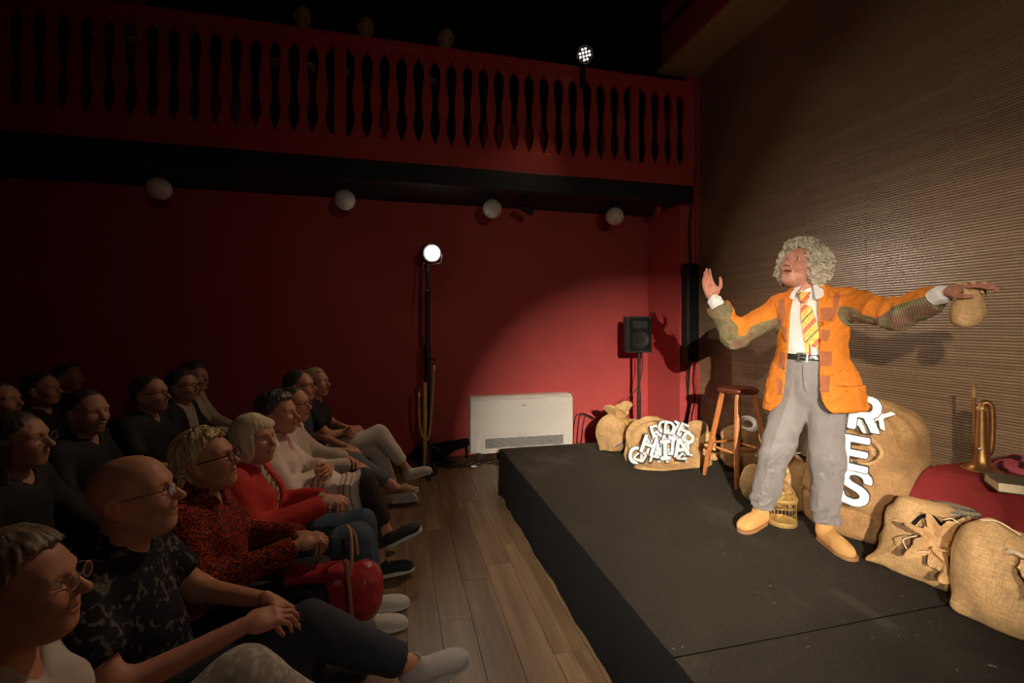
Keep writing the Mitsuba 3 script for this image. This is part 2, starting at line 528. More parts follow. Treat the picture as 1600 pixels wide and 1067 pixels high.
def carpet(y0, y1, lift):
    nx, ny = 60, max(3, int((y1 - y0) * 22))
    X, Y = np.meshgrid(np.linspace(SX, WX - .004, nx), np.linspace(y0, y1, ny), indexing='ij')
    P = np.stack([X, Y, np.zeros_like(X)], -1).reshape(-1, 3)
    Z = SZ + .0022 * fbm(P, 3.0, 2) + lift * np.exp(-((P[:, 1] - 1.55) / .02) ** 2)
    P[:, 2] = Z
    i, j = np.meshgrid(np.arange(nx - 1), np.arange(ny - 1), indexing='ij')
    q = np.stack([i * ny + j, (i + 1) * ny + j, (i + 1) * ny + j + 1, i * ny + j + 1], -1).reshape(-1, 4)
    t = trimesh.Trimesh(P, np.vstack([q[:, [0, 1, 2]], q[:, [0, 2, 3]]]), process=False)
    return t


put(stage, 'carpet', carpet(1.55, SY, .004), 'm_carpet', smooth=True)
put(stage, 'carpet', carpet(-2.4, 1.549, 0), 'm_carpet', smooth=True)


def skirt(pts_fn, L, nseg, amp, seed):
    """A hanging cloth along a path; pts_fn(s) -> (x, y, outward normal)."""
    nz = 14
    V = []
    for i in range(nseg + 1):
        s = L * i / nseg
        x, y, nx_, ny_ = pts_fn(s)
        for k in range(nz + 1):
            f = k / nz
            z = SZ + .001 - f * (SZ - .012)
            w = amp * f * (math.sin(s * 9 + seed) * .6 + math.sin(s * 23 + 2 * seed) * .3) + .012 * f
            V.append([x + nx_ * w, y + ny_ * w, z + .006 * f * math.sin(s * 5 + seed)])
    i, j = np.meshgrid(np.arange(nseg), np.arange(nz), indexing='ij')
    q = np.stack([i * (nz + 1) + j, (i + 1) * (nz + 1) + j, (i + 1) * (nz + 1) + j + 1, i * (nz + 1) + j + 1], -1).reshape(-1, 4)
    a = trimesh.Trimesh(np.array(V), np.vstack([q[:, [0, 1, 2]], q[:, [0, 2, 3]]]), process=False)
    b = a.copy(); b.invert(); b.vertices -= np.array([pts_fn(0)[2], pts_fn(0)[3], 0]) * .004
    return cat(a, b)


put(stage, 'skirt', skirt(lambda s: (SX - .004, -2.4 + s, -1, 0), SY + 2.4 - .42, 160, .010, 1.0), 'm_skirt', smooth=True)
put(stage, 'skirt', skirt(lambda s: (SX - .010, SY - .43 + s, -1, 0), .43, 24, .030, 2.4), 'm_skirt', smooth=True)
put(stage, 'skirt', skirt(lambda s: (SX + s, SY + .004, 0, 1), WX - SX - .03, 60, .012, .6), 'm_skirt', smooth=True)
# ------------------------------------------------------------------ fan-coil heater on the red wall
ht = thing('fan_coil_heater', 'white floor standing fan coil heater with a slatted air outlet against the red wall', 'heater')
HX0, HX1, HY, HZ0, HZ1 = .905, 2.265, 5.80, .075, .735
prof_b = sg.Polygon([(HY, HZ0 + .012), (HY + .012, HZ0), (WY - .004, HZ0), (WY - .004, HZ1 + .045), (HY + .055, HZ1 + .045), (HY, HZ1)])
bodym = extrude(prof_b, HX1 - HX0)
bodym.apply_transform(np.array([[0, 0, 1, HX0], [1, 0, 0, 0], [0, 1, 0, 0], [0, 0, 0, 1.]]))
cut_o = extrude(sg.box(1.06, .118, 2.13, .262).buffer(.03, join_style=1), .03)
put(ht, 'casing', bodym, 'm_white', smooth=25)
for xe in (HX0, HX1):
    put(ht, 'end_cap', box([xe - .006, HY - .004, HZ0 - .006], [xe + .006, WY - .006, HZ1 + .012], .005), 'm_white')
# raised surround and the outlet with eight cells of louvres
ring = extrude(sg.box(1.05, .105, 2.15, .268).buffer(.035).difference(sg.box(1.09, .130, 2.13, .250)), .010)
ring.apply_transform(np.array([[1, 0, 0, 0], [0, 0, -1, HY + .001], [0, 1, 0, 0], [0, 0, 0, 1.]]))
ring.fix_normals()
put(ht, 'outlet_surround', ring, 'm_white')
put(ht, 'outlet_recess', box([1.09, HY - .004, .130], [2.13, HY + .0005, .250]), 'm_darkgap')
for i in range(8):
    x0 = 1.095 + i * .130
    fins = [box([x0 + .004, HY - .010, .135 + .0190 * k], [x0 + .122, HY - .003, .1465 + .0190 * k]) for k in range(6)]
    put(ht, 'louvre', cat(*fins, box([x0 + .122, HY - .012, .13], [x0 + .131, HY - .002, .25])), 'm_grille')
slope = math.atan2(.045, .055)
for i in range(3):
    x0 = HX0 + .19 + i * .385
    g = box([x0, -.027, -.004], [x0 + .372, .027, .004], .002)
    put(ht, 'top_flap', xf(g, frame([0, HY + .030, HZ1 + .026], [1, 0, 0], [0, -math.sin(slope), math.cos(slope)])), 'm_white')
put(ht, 'badge', box([1.583, HY - .0025, .652], [1.628, HY + .0005, .662], .0012), 'm_darkgap')
for k in range(2):
    put(ht, 'foot', box([1.0 + k * 1.1, HY + .03, 0], [1.08 + k * 1.1, WY - .02, HZ0 + .003], .006), 'm_darkgap')

# ------------------------------------------------------------------ globe lamps, ceiling spot, detector
for i, (x, lab) in enumerate([(-2.35, 'unlit white glass globe lamp farthest left under the balcony'), (-.56, 'unlit white globe lamp second from left under the balcony'),
                              (1.11, 'unlit white globe lamp left of the small ceiling spotlight'), (2.71, 'unlit white globe lamp nearest the red corner under the balcony')]):
    k = thing('globe_lamp', lab, 'ceiling lamp', 'globe lamps under the balcony')
    y = 5.46
    put(k, 'mount', lathe([(.055, 3.195), (.058, 3.20), (.058, 3.252), (.05, 3.255)], 24, (x, y, 0)), 'm_blackmetal', smooth=30)
    g = trimesh.creation.icosphere(4, .112); g.apply_translation([x, y, 3.09])
    put(k, 'globe', g, 'm_globe', smooth=True)
k = thing('ceiling_spotlight', 'small black tubular spotlight hanging under the balcony ceiling', 'spotlight')
a0, d0 = np.array([1.50, 5.44, 3.12]), np.array([.80, -.15, -.42]); d0 /= np.linalg.norm(d0)
put(k, 'mount', lathe([(.05, 3.225), (.05, 3.252)], 24, (1.50, 5.44, 0)), 'm_blackmetal', smooth=30)
put(k, 'arm', tube([[1.50, 5.44, 3.24], a0], .012), 'm_blackmetal', smooth=True)
put(k, 'barrel', lathe([(.030, -.05), (.042, -.045), (.044, .12), (.040, .125), (.036, .11)], 28, a0, d0), 'm_blackmetal', smooth=30)
cl = []
for q in range(3):
    s = trimesh.creation.icosphere(2, .013); s.apply_translation([.018 * math.cos(q * 2.1), .018 * math.sin(q * 2.1), 0])
    cl.append(xf(s, frame(a0 + d0 * .115, np.cross(d0, [0, 0, 1]), d0)))
put(k, 'lens', cat(*cl), 'm_silver', smooth=True)
k = thing('fire_sounder', 'small red fire alarm sounder on the balcony ceiling in the corner', 'alarm')
put(k, 'base', lathe([(.05, 3.215), (.052, 3.22), (.052, 3.251)], 24, (3.33, 5.46, 0)), 'm_redpaint', smooth=30)
put(k, 'body', lathe([(.0, 3.135), (.040, 3.138), (.045, 3.15), (.045, 3.216)], 24, (3.33, 5.46, 0)), 'm_redpaint', smooth=30)

# ------------------------------------------------------------------ LED par can on the rail
scene['m_led'] = {'type': 'diffuse', 'reflectance': rgb(.8, .8, .8)}
k = thing('led_par_can', 'lit LED stage light with twelve bulbs clamped on the balcony rail', 'stage light')
pc, pd = np.array([2.10, 4.99, 4.815]), np.array([-.22, -.93, -.33]); pd /= np.linalg.norm(pd)
F4 = frame(pc, np.cross([0, 0, 1], pd), pd)
put(k, 'housing', xf(lathe([(.05, -.13), (.075, -.12), (.092, -.02), (.096, .012), (.092, .012), (.088, .0), (0, -.002)], 32), F4), 'm_blackmetal', smooth=30)
put(k, 'yoke', tube([pc + [.098, 0, 0], pc + [.10, 0, -.07], pc + [.0, 0, -.12], pc + [-.10, 0, -.07], pc + [-.098, 0, 0]], .008), 'm_blackmetal', smooth=True)
put(k, 'clamp', box([2.07, 5.03, 4.45], [2.13, 5.065, 4.70], .008), 'm_blackmetal')
pts = [(0.5, .5), (-.5, .5), (.5, -.5), (-.5, -.5), (1.5, .5), (1.5, -.5), (-1.5, .5), (-1.5, -.5), (.5, 1.5), (-.5, 1.5), (.5, -1.5), (-.5, -1.5)]
cr, sr = math.cos(.25), math.sin(.25)
for (a, b) in pts:
    d = xf(lathe([(.0125, .002), (.0115, .008), (.007, .011), (0, .012)], 14), F4 @ trimesh.transformations.translation_matrix([  .0365 * (a * cr - b * sr), .0365 * (a * sr + b * cr), 0]))
    put(k, 'led', d, 'm_led', emitter={'type': 'area', 'radiance': rgb(9, 7.4, 5.6)})

# ------------------------------------------------------------------ stage lamp on a tall stand beside the red wall
k = thing('lamp_stand', 'lit stage lamp on a tall black wind-up stand in front of the red wall', 'stage light')
lp = np.array([.40, 5.44, 2.53]); ld = np.array([2.15, 2.30, 1.25]) - lp; ld /= np.linalg.norm(ld)
ld = (ld + np.array([-.25, -.35, .1])); ld /= np.linalg.norm(ld)
put(k, 'mast', lathe([(.040, .04), (.040, 1.45), (.030, 1.46), (.030, 2.1), (.022, 2.11), (.022, 2.40)], 20, (.348, 5.52, 0)), 'm_blackmetal', smooth=30)
for a in range(3):
    t = a * 2.094 + .5
    put(k, 'leg', tube([[.348, 5.52, .32], [.348 + .36 * math.cos(t), 5.52 + .36 * math.sin(t), .02]], .014), 'm_blackmetal', smooth=True)
    put(k, 'foot', box([.348 + .36 * math.cos(t) - .022, 5.52 + .36 * math.sin(t) - .022, 0], [.348 + .36 * math.cos(t) + .022, 5.52 + .36 * math.sin(t) + .022, .035], .008), 'm_black')
FL = frame(lp, np.cross([0, 0, 1], ld), ld)
put(k, 'housing', xf(lathe([(.05, -.24), (.09, -.22), (.105, -.05), (.108, -.015), (.102, -.015), (.10, -.03), (0, -.03)], 36), FL), 'm_blackmetal', smooth=30)
put(k, 'bracket', tube([lp + [.115, .03, 0], lp + [.11, .06, -.1], [.348, 5.52, 2.39], lp + [-.11, .06, -.1], lp + [-.115, .03, 0]], .010), 'm_blackmetal', smooth=True)
put(k, 'lens', xf(lathe([(.096, -.012), (.088, .018), (.06, .045), (.03, .058), (0, .062)], 32), FL), 'm_led', smooth=True, emitter={'type': 'area', 'radiance': rgb(17, 15.5, 13)})
put(k, 'cable', tube(spline([[.30, 5.47, 2.42], [.27, 5.46, 2.1], [.265, 5.46, 1.75], [.25, 5.45, 1.62], [.28, 5.45, 1.55], [.31, 5.46, 1.3], [.33, 5.47, .9]], 30), .006), 'm_black', smooth=True)
put(k, 'crank', cat(tube([[.348, 5.48, 1.30], [.42, 5.44, 1.30]], .008), tube([[.42, 5.44, 1.30], [.42, 5.42, 1.24]], .010)), 'm_blackmetal')

k = thing('barrier_post', 'polished brass barrier post in front of the lamp stand', 'barrier post')
put(k, 'base', lathe([(.15, 0), (.15, .018), (.13, .03), (.04, .045), (.022, .06)], 36, (.31, 5.40, 0)), 'm_black', smooth=30)
put(k, 'tube', lathe([(.0235, .04), (.0235, 1.02), (.026, 1.02), (.026, 1.045), (0, 1.047)], 24, (.31, 5.40, 0)), 'm_gold', smooth=30)
k = thing('barrier_rope', 'tan barrier rope hanging beside the brass post', 'rope')
rp = spline([[.243, 5.40, .90], [.243, 5.385, .70], [.262, 5.375, .50], [.31, 5.365, .40], [.352, 5.365, .42], [.375, 5.37, .60], [.395, 5.38, .90], [.41, 5.39, 1.21]], 60)
put(k, 'cord', tube(rp, .017, 10), mat('m_rope', (.40, .27, .13), .8), smooth=True)
for p in (rp[0], rp[-1]):
    put(k, 'hook', cat(lathe([(.019, -.02), (.019, .02), (.012, .035)], 14, p), tube(spline([p + [0, 0, .03], p + [.015, 0, .05], p + [0, 0, .07], p + [-.012, 0, .055]], 10), .004)), 'm_silver', smooth=30)

# ------------------------------------------------------------------ loudspeakers
k = thing('loudspeaker', 'black loudspeaker box on a pole in front of the red wall', 'loudspeaker')
sp = frame([2.745, 4.99, 1.59], [.97, -.12, 0])
sec = sg.Polygon([(-.15, -.11), (-.13, -.135), (.13, -.135), (.15, -.11), (.10, .13), (-.10, .13)])
put(k, 'cabinet', xf(extrude(sec.buffer(-.012).buffer(.012), .42, -.21), sp), 'm_black', smooth=30)
put(k, 'grille', xf(box([-.132, -.142, -.19], [.132, -.134, .19], .006), sp), 'm_skirt')
put(k, 'woofer', xf(lathe([(.10, 0), (.10, .006), (.085, .004), (.03, -.004), (0, 0)], 28, (0, -.142, -.055), (0, -1, 0)), sp), 'm_blackmetal', smooth=30)
put(k, 'horn', xf(box([-.09, -.146, .07], [.09, -.140, .16], .004), sp), 'm_black')
k = thing('speaker_stand', 'thin black pole stand holding the loudspeaker', 'speaker stand')
put(k, 'pole', lathe([(.022, .02), (.022, .9), (.0175, .91), (.0175, 1.385)], 18, (2.80, 5.01, 0)), 'm_blackmetal', smooth=30)
for a in range(3):
    t = a * 2.094 + .9
    put(k, 'leg', tube([[2.80, 5.01, .55], [2.80 + .34 * math.cos(t), 5.01 + .34 * math.sin(t), .012]], .011), 'm_blackmetal', smooth=True)
k = thing('loudspeaker_cable', 'thin black cable hanging from the loudspeaker down to the tied sack', 'cable')
put(k, 'wire', tube(spline([[2.86, 5.05, 1.40], [2.86, 5.03, 1.2], [2.80, 4.98, 1.05], [2.76, 4.98, .95], [2.60, 4.96, .80], [2.52, 4.95, .62], [2.36, 4.93, .50], [2.25, 4.92, .44]], 50), .0055), 'm_black', smooth=True)
k = thing('column_speaker', 'tall narrow black column loudspeaker on the red corner beside the slatted wall', 'loudspeaker')
put(k, 'cabinet', box([3.50, 5.06, 1.235], [3.665, 5.20, 2.465], .014), 'm_black')
put(k, 'grille', box([3.515, 5.052, 1.26], [3.65, 5.062, 2.44], .004), 'm_skirt')
put(k, 'bracket', box([3.56, 5.19, 1.6], [3.61, 5.245, 2.1], .004), 'm_blackmetal')
for i, (x, lab) in enumerate([(3.57, 'black cable hanging straight down below the column loudspeaker'), (3.60, 'second black cable below the column loudspeaker'), (3.665, 'black cable at the right edge below the column loudspeaker')]):
    k = thing('hanging_cable', lab, 'cable', 'cables below the column loudspeaker')
    put(k, 'wire', tube(spline([[x, 5.15, 1.25], [x + .004, 5.19, 1.0], [x - .03 * (i - 1) * (1 if i < 2 else -1.0), 5.2, .75], [x - .01 * i, 5.2, .45], [x - .02, 5.2, .03]], 24), .008), 'm_black', smooth=True)
k = thing('hanging_cable', 'black cable running from the balcony down to the column loudspeaker', 'cable')
put(k, 'wire', tube(spline([[3.60, 5.10, 3.66], [3.625, 5.13, 3.55], [3.635, 5.17, 3.2], [3.62, 5.2, 2.9], [3.63, 5.18, 2.46]], 24), .010), 'm_black', smooth=True)

# cables, a cable ramp and bags along the foot of the red wall
k = thing('cable_bag', 'black cloth bag lying against the red wall between the lamp stand and heater', 'bag')


def f_bag(P):
    d = cone(P, (.30, 5.90, .09), (.86, 5.93, .19), .10, .055)
    return smin(d, ell(P, (.42, 5.88, .08), (.22, .10, .10)), .06) + .012 * fbm(P, 14, 3)


mbag = sdf_mesh(f_bag, (.0, 5.70, 0), (1.05, 6.01, .34), .014)
put(k, 'body', mbag, 'm_skirt', smooth=True)
put(k, 'strap', tube(spline([[.84, 5.90, .20], [.86, 5.86, .10], [.855, 5.85, .012]], 12), .018), 'm_skirt', smooth=True)
k = thing('floor_cables', 'tangle of thin black cables on the floor below the heater', 'cables')
for s in range(3):
    r2 = np.random.default_rng(40 + s)
    ptsc = [[.45 + .15 * i + .02 * r2.random(), 5.62 + .20 * math.sin(i * 1.7 + s * 1.3) * .6, .008] for i in range(6)]
    put(k, 'wire', tube(spline(ptsc, 40), .006), 'm_black', smooth=True)
put(k, 'connector', tube([[.86, 5.48, .016], [.93, 5.47, .016]], .012), 'm_silver', smooth=30)
k = thing('wall_cables', 'small loops of black cable on the red wall right of the heater', 'cables')
for s in range(3):
    put(k, 'wire', tube(spline([[2.30 + .06 * s, 5.9, .02], [2.36 + .07 * s, 5.93, .44 + .03 * (s % 2)], [2.50 + .08 * s, 5.95, .46 - .03 * s], [2.62 + .06 * s, 5.95, .40]], 24), .006), 'm_black', smooth=True)

# ------------------------------------------------------------------ stool
def f_stoolwood(p, n, uv):
    g = FB(p.x * 90, p.y * 90, p.z * 7, 3)
    return MX([.33, .105, .030], [.50, .19, .060], g)


mat('m_stoolwood', mikit.proc(f_stoolwood), .30, spec=.5)
mat('m_stoolseat', (.085, .018, .012), .22, spec=.5)
k = thing('bar_stool', 'tall wooden stool with a round dark seat standing on the stage', 'stool')
sc_ = np.array([2.666, 3.195, 0])
put(k, 'seat', lathe([(0, 1.158), (.125, 1.160), (.145, 1.168), (.152, 1.182), (.150, 1.196), (.140, 1.205), (.10, 1.207), (0, 1.200)], 48, sc_), 'm_stoolseat', smooth=40)
feet = [(2.477, 3.363), (2.498, 3.006), (2.855, 3.027), (2.834, 3.384)]
legs = []
for fx, fy in feet:
    t_ = sc_[:2] + (np.array([fx, fy]) - sc_[:2]) * .44
    a_, b_ = np.array([fx, fy, SZ]), np.array([t_[0], t_[1], 1.165])
    L = np.linalg.norm(b_ - a_)
    prf = [(0, 0), (.0125, 0), (.0150, .02), (.0185, .10), (.0210, .30), (.0210, L - .19), (.0190, L - .185), (.0215, L - .178), (.0190, L - .172), (.0215, L - .165), (.0185, L - .02), (.0175, L)]
    put(k, 'leg', lathe(prf, 20, a_, b_ - a_), 'm_stoolwood', smooth=35)
    legs.append((a_, b_))
for i in range(4):
    z = .36 + .035 * (i % 2)
    p, q = [l[0] + (l[1] - l[0]) * z for l in (legs[i], legs[(i + 1) % 4])]
    put(k, 'rung', tube(np.linspace(p, q, 7), [.007, .009, .011, .012, .011, .009, .007]), 'm_stoolwood', smooth=True)

# ------------------------------------------------------------------ letters
_letter_poly = {}


def letter_poly(ch):
    if ch not in _letter_poly:
        m = meshkit.text_mesh(ch, 1.0, .1, bold=True)
        up = m.face_normals[:, 2] > .9
        tri = [sg.Polygon(m.vertices[f][:, :2]) for f in m.faces[up]]
        from shapely import union_all
        p = union_all([t.buffer(1e-4) for t in tri]).simplify(.012)
        c = p.envelope.centroid
        _letter_poly[ch] = affinity.translate(p, -c.x, -c.y).buffer(.036)
    return _letter_poly[ch]


mat('m_letter', (.82, .81, .77), .55)
mat('m_letteredge', (.05, .045, .04), .7)


def letter(ch, h, M, label, group, depth=.022):
    """A cut-out letter: dark board with a white front."""
    k = thing('cutout_letter', label, 'letter', group)
    p = affinity.scale(letter_poly(ch), h, h, origin=(0, 0))
    put(k, 'board', xf(extrude(p, depth), M), 'm_letteredge')
    q = p.buffer(-h * .022)
    put(k, 'front', xf(extrude(q, .0025, depth - .0005), M), 'm_letter')
    return k


E0, EX, EY, EN = np.array([2.302, 3.653, .495]), np.array([.971, -.241, 0]), np.array([.244, .388, .889]), np.array([-.214, -.863, .435])
EX, EY = EX / np.linalg.norm(EX), EY / np.linalg.norm(EY); EN = np.cross(EX, EY)
heap = [('R', -.100, .265, .114, 18), ('C', -.036, .303, .103, 10), ('D', .013, .287, .114, -8), ('T', .080, .285, .125, -38), ('F', .136, .276, .114, -25), ('H', -.172, .135, .149, -18),
        ('N', -.081, .143, .149, -22), ('A', -.004, .210, .137, 0), ('I', -.025, .095, .160, 3), ('T', -.004, .049, .114, 4), ('I', .047, .133, .149, -3), ('A', .112, .115, .149, 8),
        ('R', .178, .180, .149, -30), ('L', .187, .098, .114, -5), ('Z', .110, .032, .103, -10), ('O', -.272, .054, .137, 0), ('D', -.223, -.005, .114, 60), ('X', -.132, .008, .103, 20), ('B', .055, .225, .13, 20), ('E', .16, .23, .12, -20), ('V', -.14, .20, .12, 10), ('S', -.045, .225, .12, -20), ('M', .04, .17, .135, 12), ('U', -.12, .085, .12, -30), ('P', .10, .19, .125, 18), ('K', -.055, .06, .12, 25), ('N', .145, .06, .115, -15)]
words = {0: 'white cut-out letter R high on the left of the heap', 1: 'white cut-out letter C at the top of the heap', 2: 'white cut-out letter D near the top of the heap', 3: 'white cut-out letter T slanting at the very top of the heap',
         4: 'white cut-out letter F at the upper right of the heap', 5: 'white cut-out letter H at the left of the heap', 6: 'white cut-out letter N leaning in the middle of the heap', 7: 'white cut-out letter A in the centre of the heap',
         8: 'white cut-out letter I standing in the front of the heap', 9: 'white cut-out letter T standing at the foot of the heap', 10: 'white cut-out letter I right of the centre of the heap', 11: 'white cut-out letter A at the lower right of the heap',
         12: 'white cut-out letter R tilted at the right of the heap', 13: 'white cut-out letter L at the right end of the heap', 14: 'white cut-out letter Z lying at the front of the heap', 15: 'white round letter O at the left end of the heap',
         16: 'white cut-out letter D lying in front of the round O', 17: 'white cut-out letter X lying at the front left of the heap', 18: 'white cut-out letter B half buried in the heap', 19: 'white cut-out letter E half buried at the right of the heap', 20: 'white cut-out letter V half buried at the left of the heap', 21: 'white cut-out letter S tucked behind the C and D of the heap',
         22: 'white cut-out letter M tucked behind the middle of the heap', 23: 'white cut-out letter U leaning at the lower left of the heap', 24: 'white cut-out letter P tucked in the right half of the heap',
         25: 'white cut-out letter K low in the front of the heap', 26: 'white cut-out letter N low at the right of the heap'}
for i, (ch, x, y, h, r) in enumerate(heap):
    r2 = np.random.default_rng(100 + i)
    lift = .02 + .016 * (i % 3) if i < 18 else (-.012 if i < 21 else .004 + .007 * (i % 2))
    lay = .0 if i not in (14, 16, 17) else -1.0
    M = np.eye(4); M[:3, 0], M[:3, 1], M[:3, 2] = EX, EY, EN
    M[:3, 3] = E0 + EX * x + EY * max(y, .03) + EN * lift
    if lay:
        M[2, 3] = max(M[2, 3], SZ + .06)
    M = M @ trimesh.transformations.rotation_matrix(math.radians(r), [0, 0, 1]) @ trimesh.transformations.rotation_matrix(.22 * (r2.random() - .5) + lay * .75, [1, 0, 0]) @ trimesh.transformations.rotation_matrix(.3 * (r2.random() - .5), [0, 1, 0])
    letter(ch, h, M, words[i], 'white letters heaped on the open sack')

# ------------------------------------------------------------------ sacks
def sack_mesh(fn, lo, hi, h=.011, zmin=SZ):
    return sdf_mesh(lambda P: np.maximum(fn(P), zmin - P[:, 2]), np.array(lo), np.array(hi), h)


k = thing('open_sack', 'wide open burlap sack lying behind the heap of white letters', 'sack')


def f_open(P):
    q = P - E0
    x, y, n = q @ EX, q @ EY, q @ EN
    L = np.stack([x, y, n], 1)
    d = ell(L, (.03, .12, -.22), (.325, .30, .26))
    d = smin(d, ell(L, (-.11, .02, -.14), (.21, .16, .16)), .08)
    d = smin(d, ell(L, (.25, .04, -.12), (.20, .13, .15)), .10)
    d = smin(d, ell(P, (2.36, 3.66, .465), (.36, .14, .035)), .05)
    rr = np.hypot((x + .01) / .28, (y - .16) / .215)
    d = d + .030 * np.exp(-((rr - .70) / .34) ** 2) * (n > -.3)
    d = smin(d, np.hypot((rr - 1) * .20, n + .02 + .035 * np.sin(x * 19)) - .024, .05)
    return d + .022 * fbm(P, 9, 5) + .012 * fbm(P, 22, 6)


put(k, 'cloth', sack_mesh(f_open, (1.85, 3.35, SZ - .02), (3.0, 4.35, 1.0), .0115), 'm_burlap', smooth=True)
k = thing('folded_sack', 'folded burlap sack on the stage behind the left stool leg', 'sack')


def f_fold(P):
    d = rbox(P, (2.66, 3.86, .54), (.13, .11, .08), .05)
    d = smin(d, rbox(P, (2.84, 3.86, .57), (.075, .12, .12), .05), .02)
    d = smin(d, ell(P, (2.80, 3.90, .72), (.10, .09, .07)), .04)
    d = smin(d, rbox(P, (2.76, 3.74, .49), (.16, .06, .03), .02), .012)
    return d + .02 * fbm(P, 11, 7) + .01 * fbm(P, 30, 8)


put(k, 'cloth', sack_mesh(f_fold, (2.44, 3.60, SZ - .02), (3.05, 4.12, .86), .012), 'm_burlap', smooth=True)

k = thing('tied_sack', 'plump tied burlap sack with blue and yellow stripe at the back edge of the stage', 'sack')
ts = np.array([2.13, 4.27, SZ])


def f_tied(P):
    q = P - ts
    d = ell(q, (-.03, 0, .16), (.175, .16, .19))
    d = smin(d, ell(q, (.07, 0, .18), (.16, .14, .12)), .08)
    d = smin(d, cone(q, (-.17, -.02, .02), (-.10, 0, .08), .018, .06), .04)
    d = smin(d, cone(q, (.0, 0, .28), (.02, 0, .335), .055, .04), .05)
    d = smin(d, cone(q, (.10, 0, .22), (.20, -.02, .27), .06, .025), .05)
    # ruffled neck
    a = np.arctan2(q[:, 1], q[:, 0] - .03)
    nr = .05 + .10 * np.clip((q[:, 2] - .33) / .10, 0, 1) + .018 * np.sin(a * 5)
    shell = np.abs(np.hypot(q[:, 0] - .03, q[:, 1]) - nr) - .012
    shell = np.maximum(shell, np.maximum(.32 - q[:, 2], q[:, 2] - (.41 + .05 * np.sin(a * 2 + .5))))
    d = smin(d, shell, .02)
    return d + .012 * fbm(P, 14, 9) + .008 * fbm(P, 34, 10)


put(k, 'cloth', sack_mesh(f_tied, (1.90, 4.02, SZ - .02), (2.42, 4.52, 1.0), .0095), 'm_burlap', smooth=True)
put(k, 'tie', tube([[ts[0] + .015 + .05 * math.cos(a), ts[1] + .05 * math.sin(a), ts[2] + .335] for a in np.arange(16) * 2 * math.pi / 16], .007, 6, True), 'm_black', smooth=True)


def patch_on(fn, path, width, off=.004, seed=0):
    """A strip of cloth laid on the surface fn = 0 along a path of points."""
    p = spline(path, 26)
    e = 1e-3
    g = np.stack([(fn(p + e * np.eye(3)[i]) - fn(p - e * np.eye(3)[i])) / (2 * e) for i in range(3)], 1)
    g /= np.linalg.norm(g, axis=1, keepdims=True) + 1e-9
    for _ in range(4):
        p = p - g * fn(p)[:, None] * .8
    t = np.gradient(p, axis=0); t /= np.linalg.norm(t, axis=1, keepdims=True) + 1e-9
    b = np.cross(g, t)
    w = np.asarray(width) * np.sin(np.linspace(.25, math.pi - .1, len(p))) ** .4
    V = []
    for i in range(len(p)):
        for s in (-1, -.5, 0, .5, 1):
            x = p[i] + b[i] * w[i] * s * .5
            for _ in range(2):
                x = x - g[i] * fn(x[None])[0] * .8
            V.append(x + g[i] * off)
    n = 5
    ii, jj = np.meshgrid(np.arange(len(p) - 1), np.arange(n - 1), indexing='ij')
    q = np.stack([ii * n + jj, (ii + 1) * n + jj, (ii + 1) * n + jj + 1, ii * n + jj + 1], -1).reshape(-1, 4)
    return trimesh.Trimesh(np.array(V), np.vstack([q[:, [0, 1, 2]], q[:, [0, 2, 3]]]), process=False)


yel, blu = (.72, .43, .04), (.10, .10, .14)
paint(k, 'yellow_stripe', patch_on(f_tied, [ts + [.0, -.167, .155], ts + [.077, -.157, .188], ts + [.155, -.110, .225]], .032), yel, label='yellow printed stripe')
paint(k, 'blue_stripe', patch_on(f_tied, [ts + [-.075, -.135, .060], ts + [-.011, -.157, .10], ts + [.06, -.164, .150]], .024), blu, label='blue printed stripe')
paint(k, 'yellow_stripe', patch_on(f_tied, [ts + [.045, -.09, .32], ts + [.062, -.122, .275], ts + [.085, -.144, .235]], .034), yel)

# big sack with letters
k = thing('large_sack', 'very large brown burlap sack behind the performer with big letters on its front', 'sack')
BS = np.array([2.86, 2.30, SZ])
bv = np.array([.775, .632]); bu = np.array([.632, -.775])     # away from the audience corner, and to its right


def f_big(P):
    q = P - BS
    L = np.stack([q[:, 0] * bu[0] + q[:, 1] * bu[1], q[:, 0] * bv[0] + q[:, 1] * bv[1], q[:, 2]], 1)
    d = ell(L, (0, 0, .37), (.315, .30, .40))
    d = smin(d, ell(L, (.0, -.01, .14), (.335, .31, .26)), .10)
    d = smin(d, ell(L, (.02, -.05, .03), (.33, .28, .09)), .05)
    d = smin(d, ell(L, (.09, .02, .60), (.20, .18, .14)), .10)
    a = np.arctan2(L[:, 1] + .04, L[:, 0] + .03)
    r = np.hypot(L[:, 0] + .03, L[:, 1] + .04)
    top = np.clip((L[:, 2] - .45) / .25, 0, 1)
    d = d + .010 * top * np.sin(a * 17 + 3 * fbm(P, 5, 3))
    shell = np.abs(r - (.155 + .016 * np.sin(a * 9))) - .014
    shell = np.maximum(shell, np.maximum(.62 - L[:, 2], L[:, 2] - (.70 + .025 * np.sin(a * 3 + 1))))
    d = smin(d, shell, .025)
    d = d - .010 * np.exp(-((L[:, 2] - .205 + .04 * L[:, 0]) / .020) ** 2) + .016 * np.exp(-((L[:, 2] - .165 + .05 * L[:, 0]) / .014) ** 2)
    return d + .024 * fbm(P, 6, 11) + .010 * fbm(P, 17, 12) + .006 * fbm(P * np.array([1, 1, 2.5]), 30, 13)


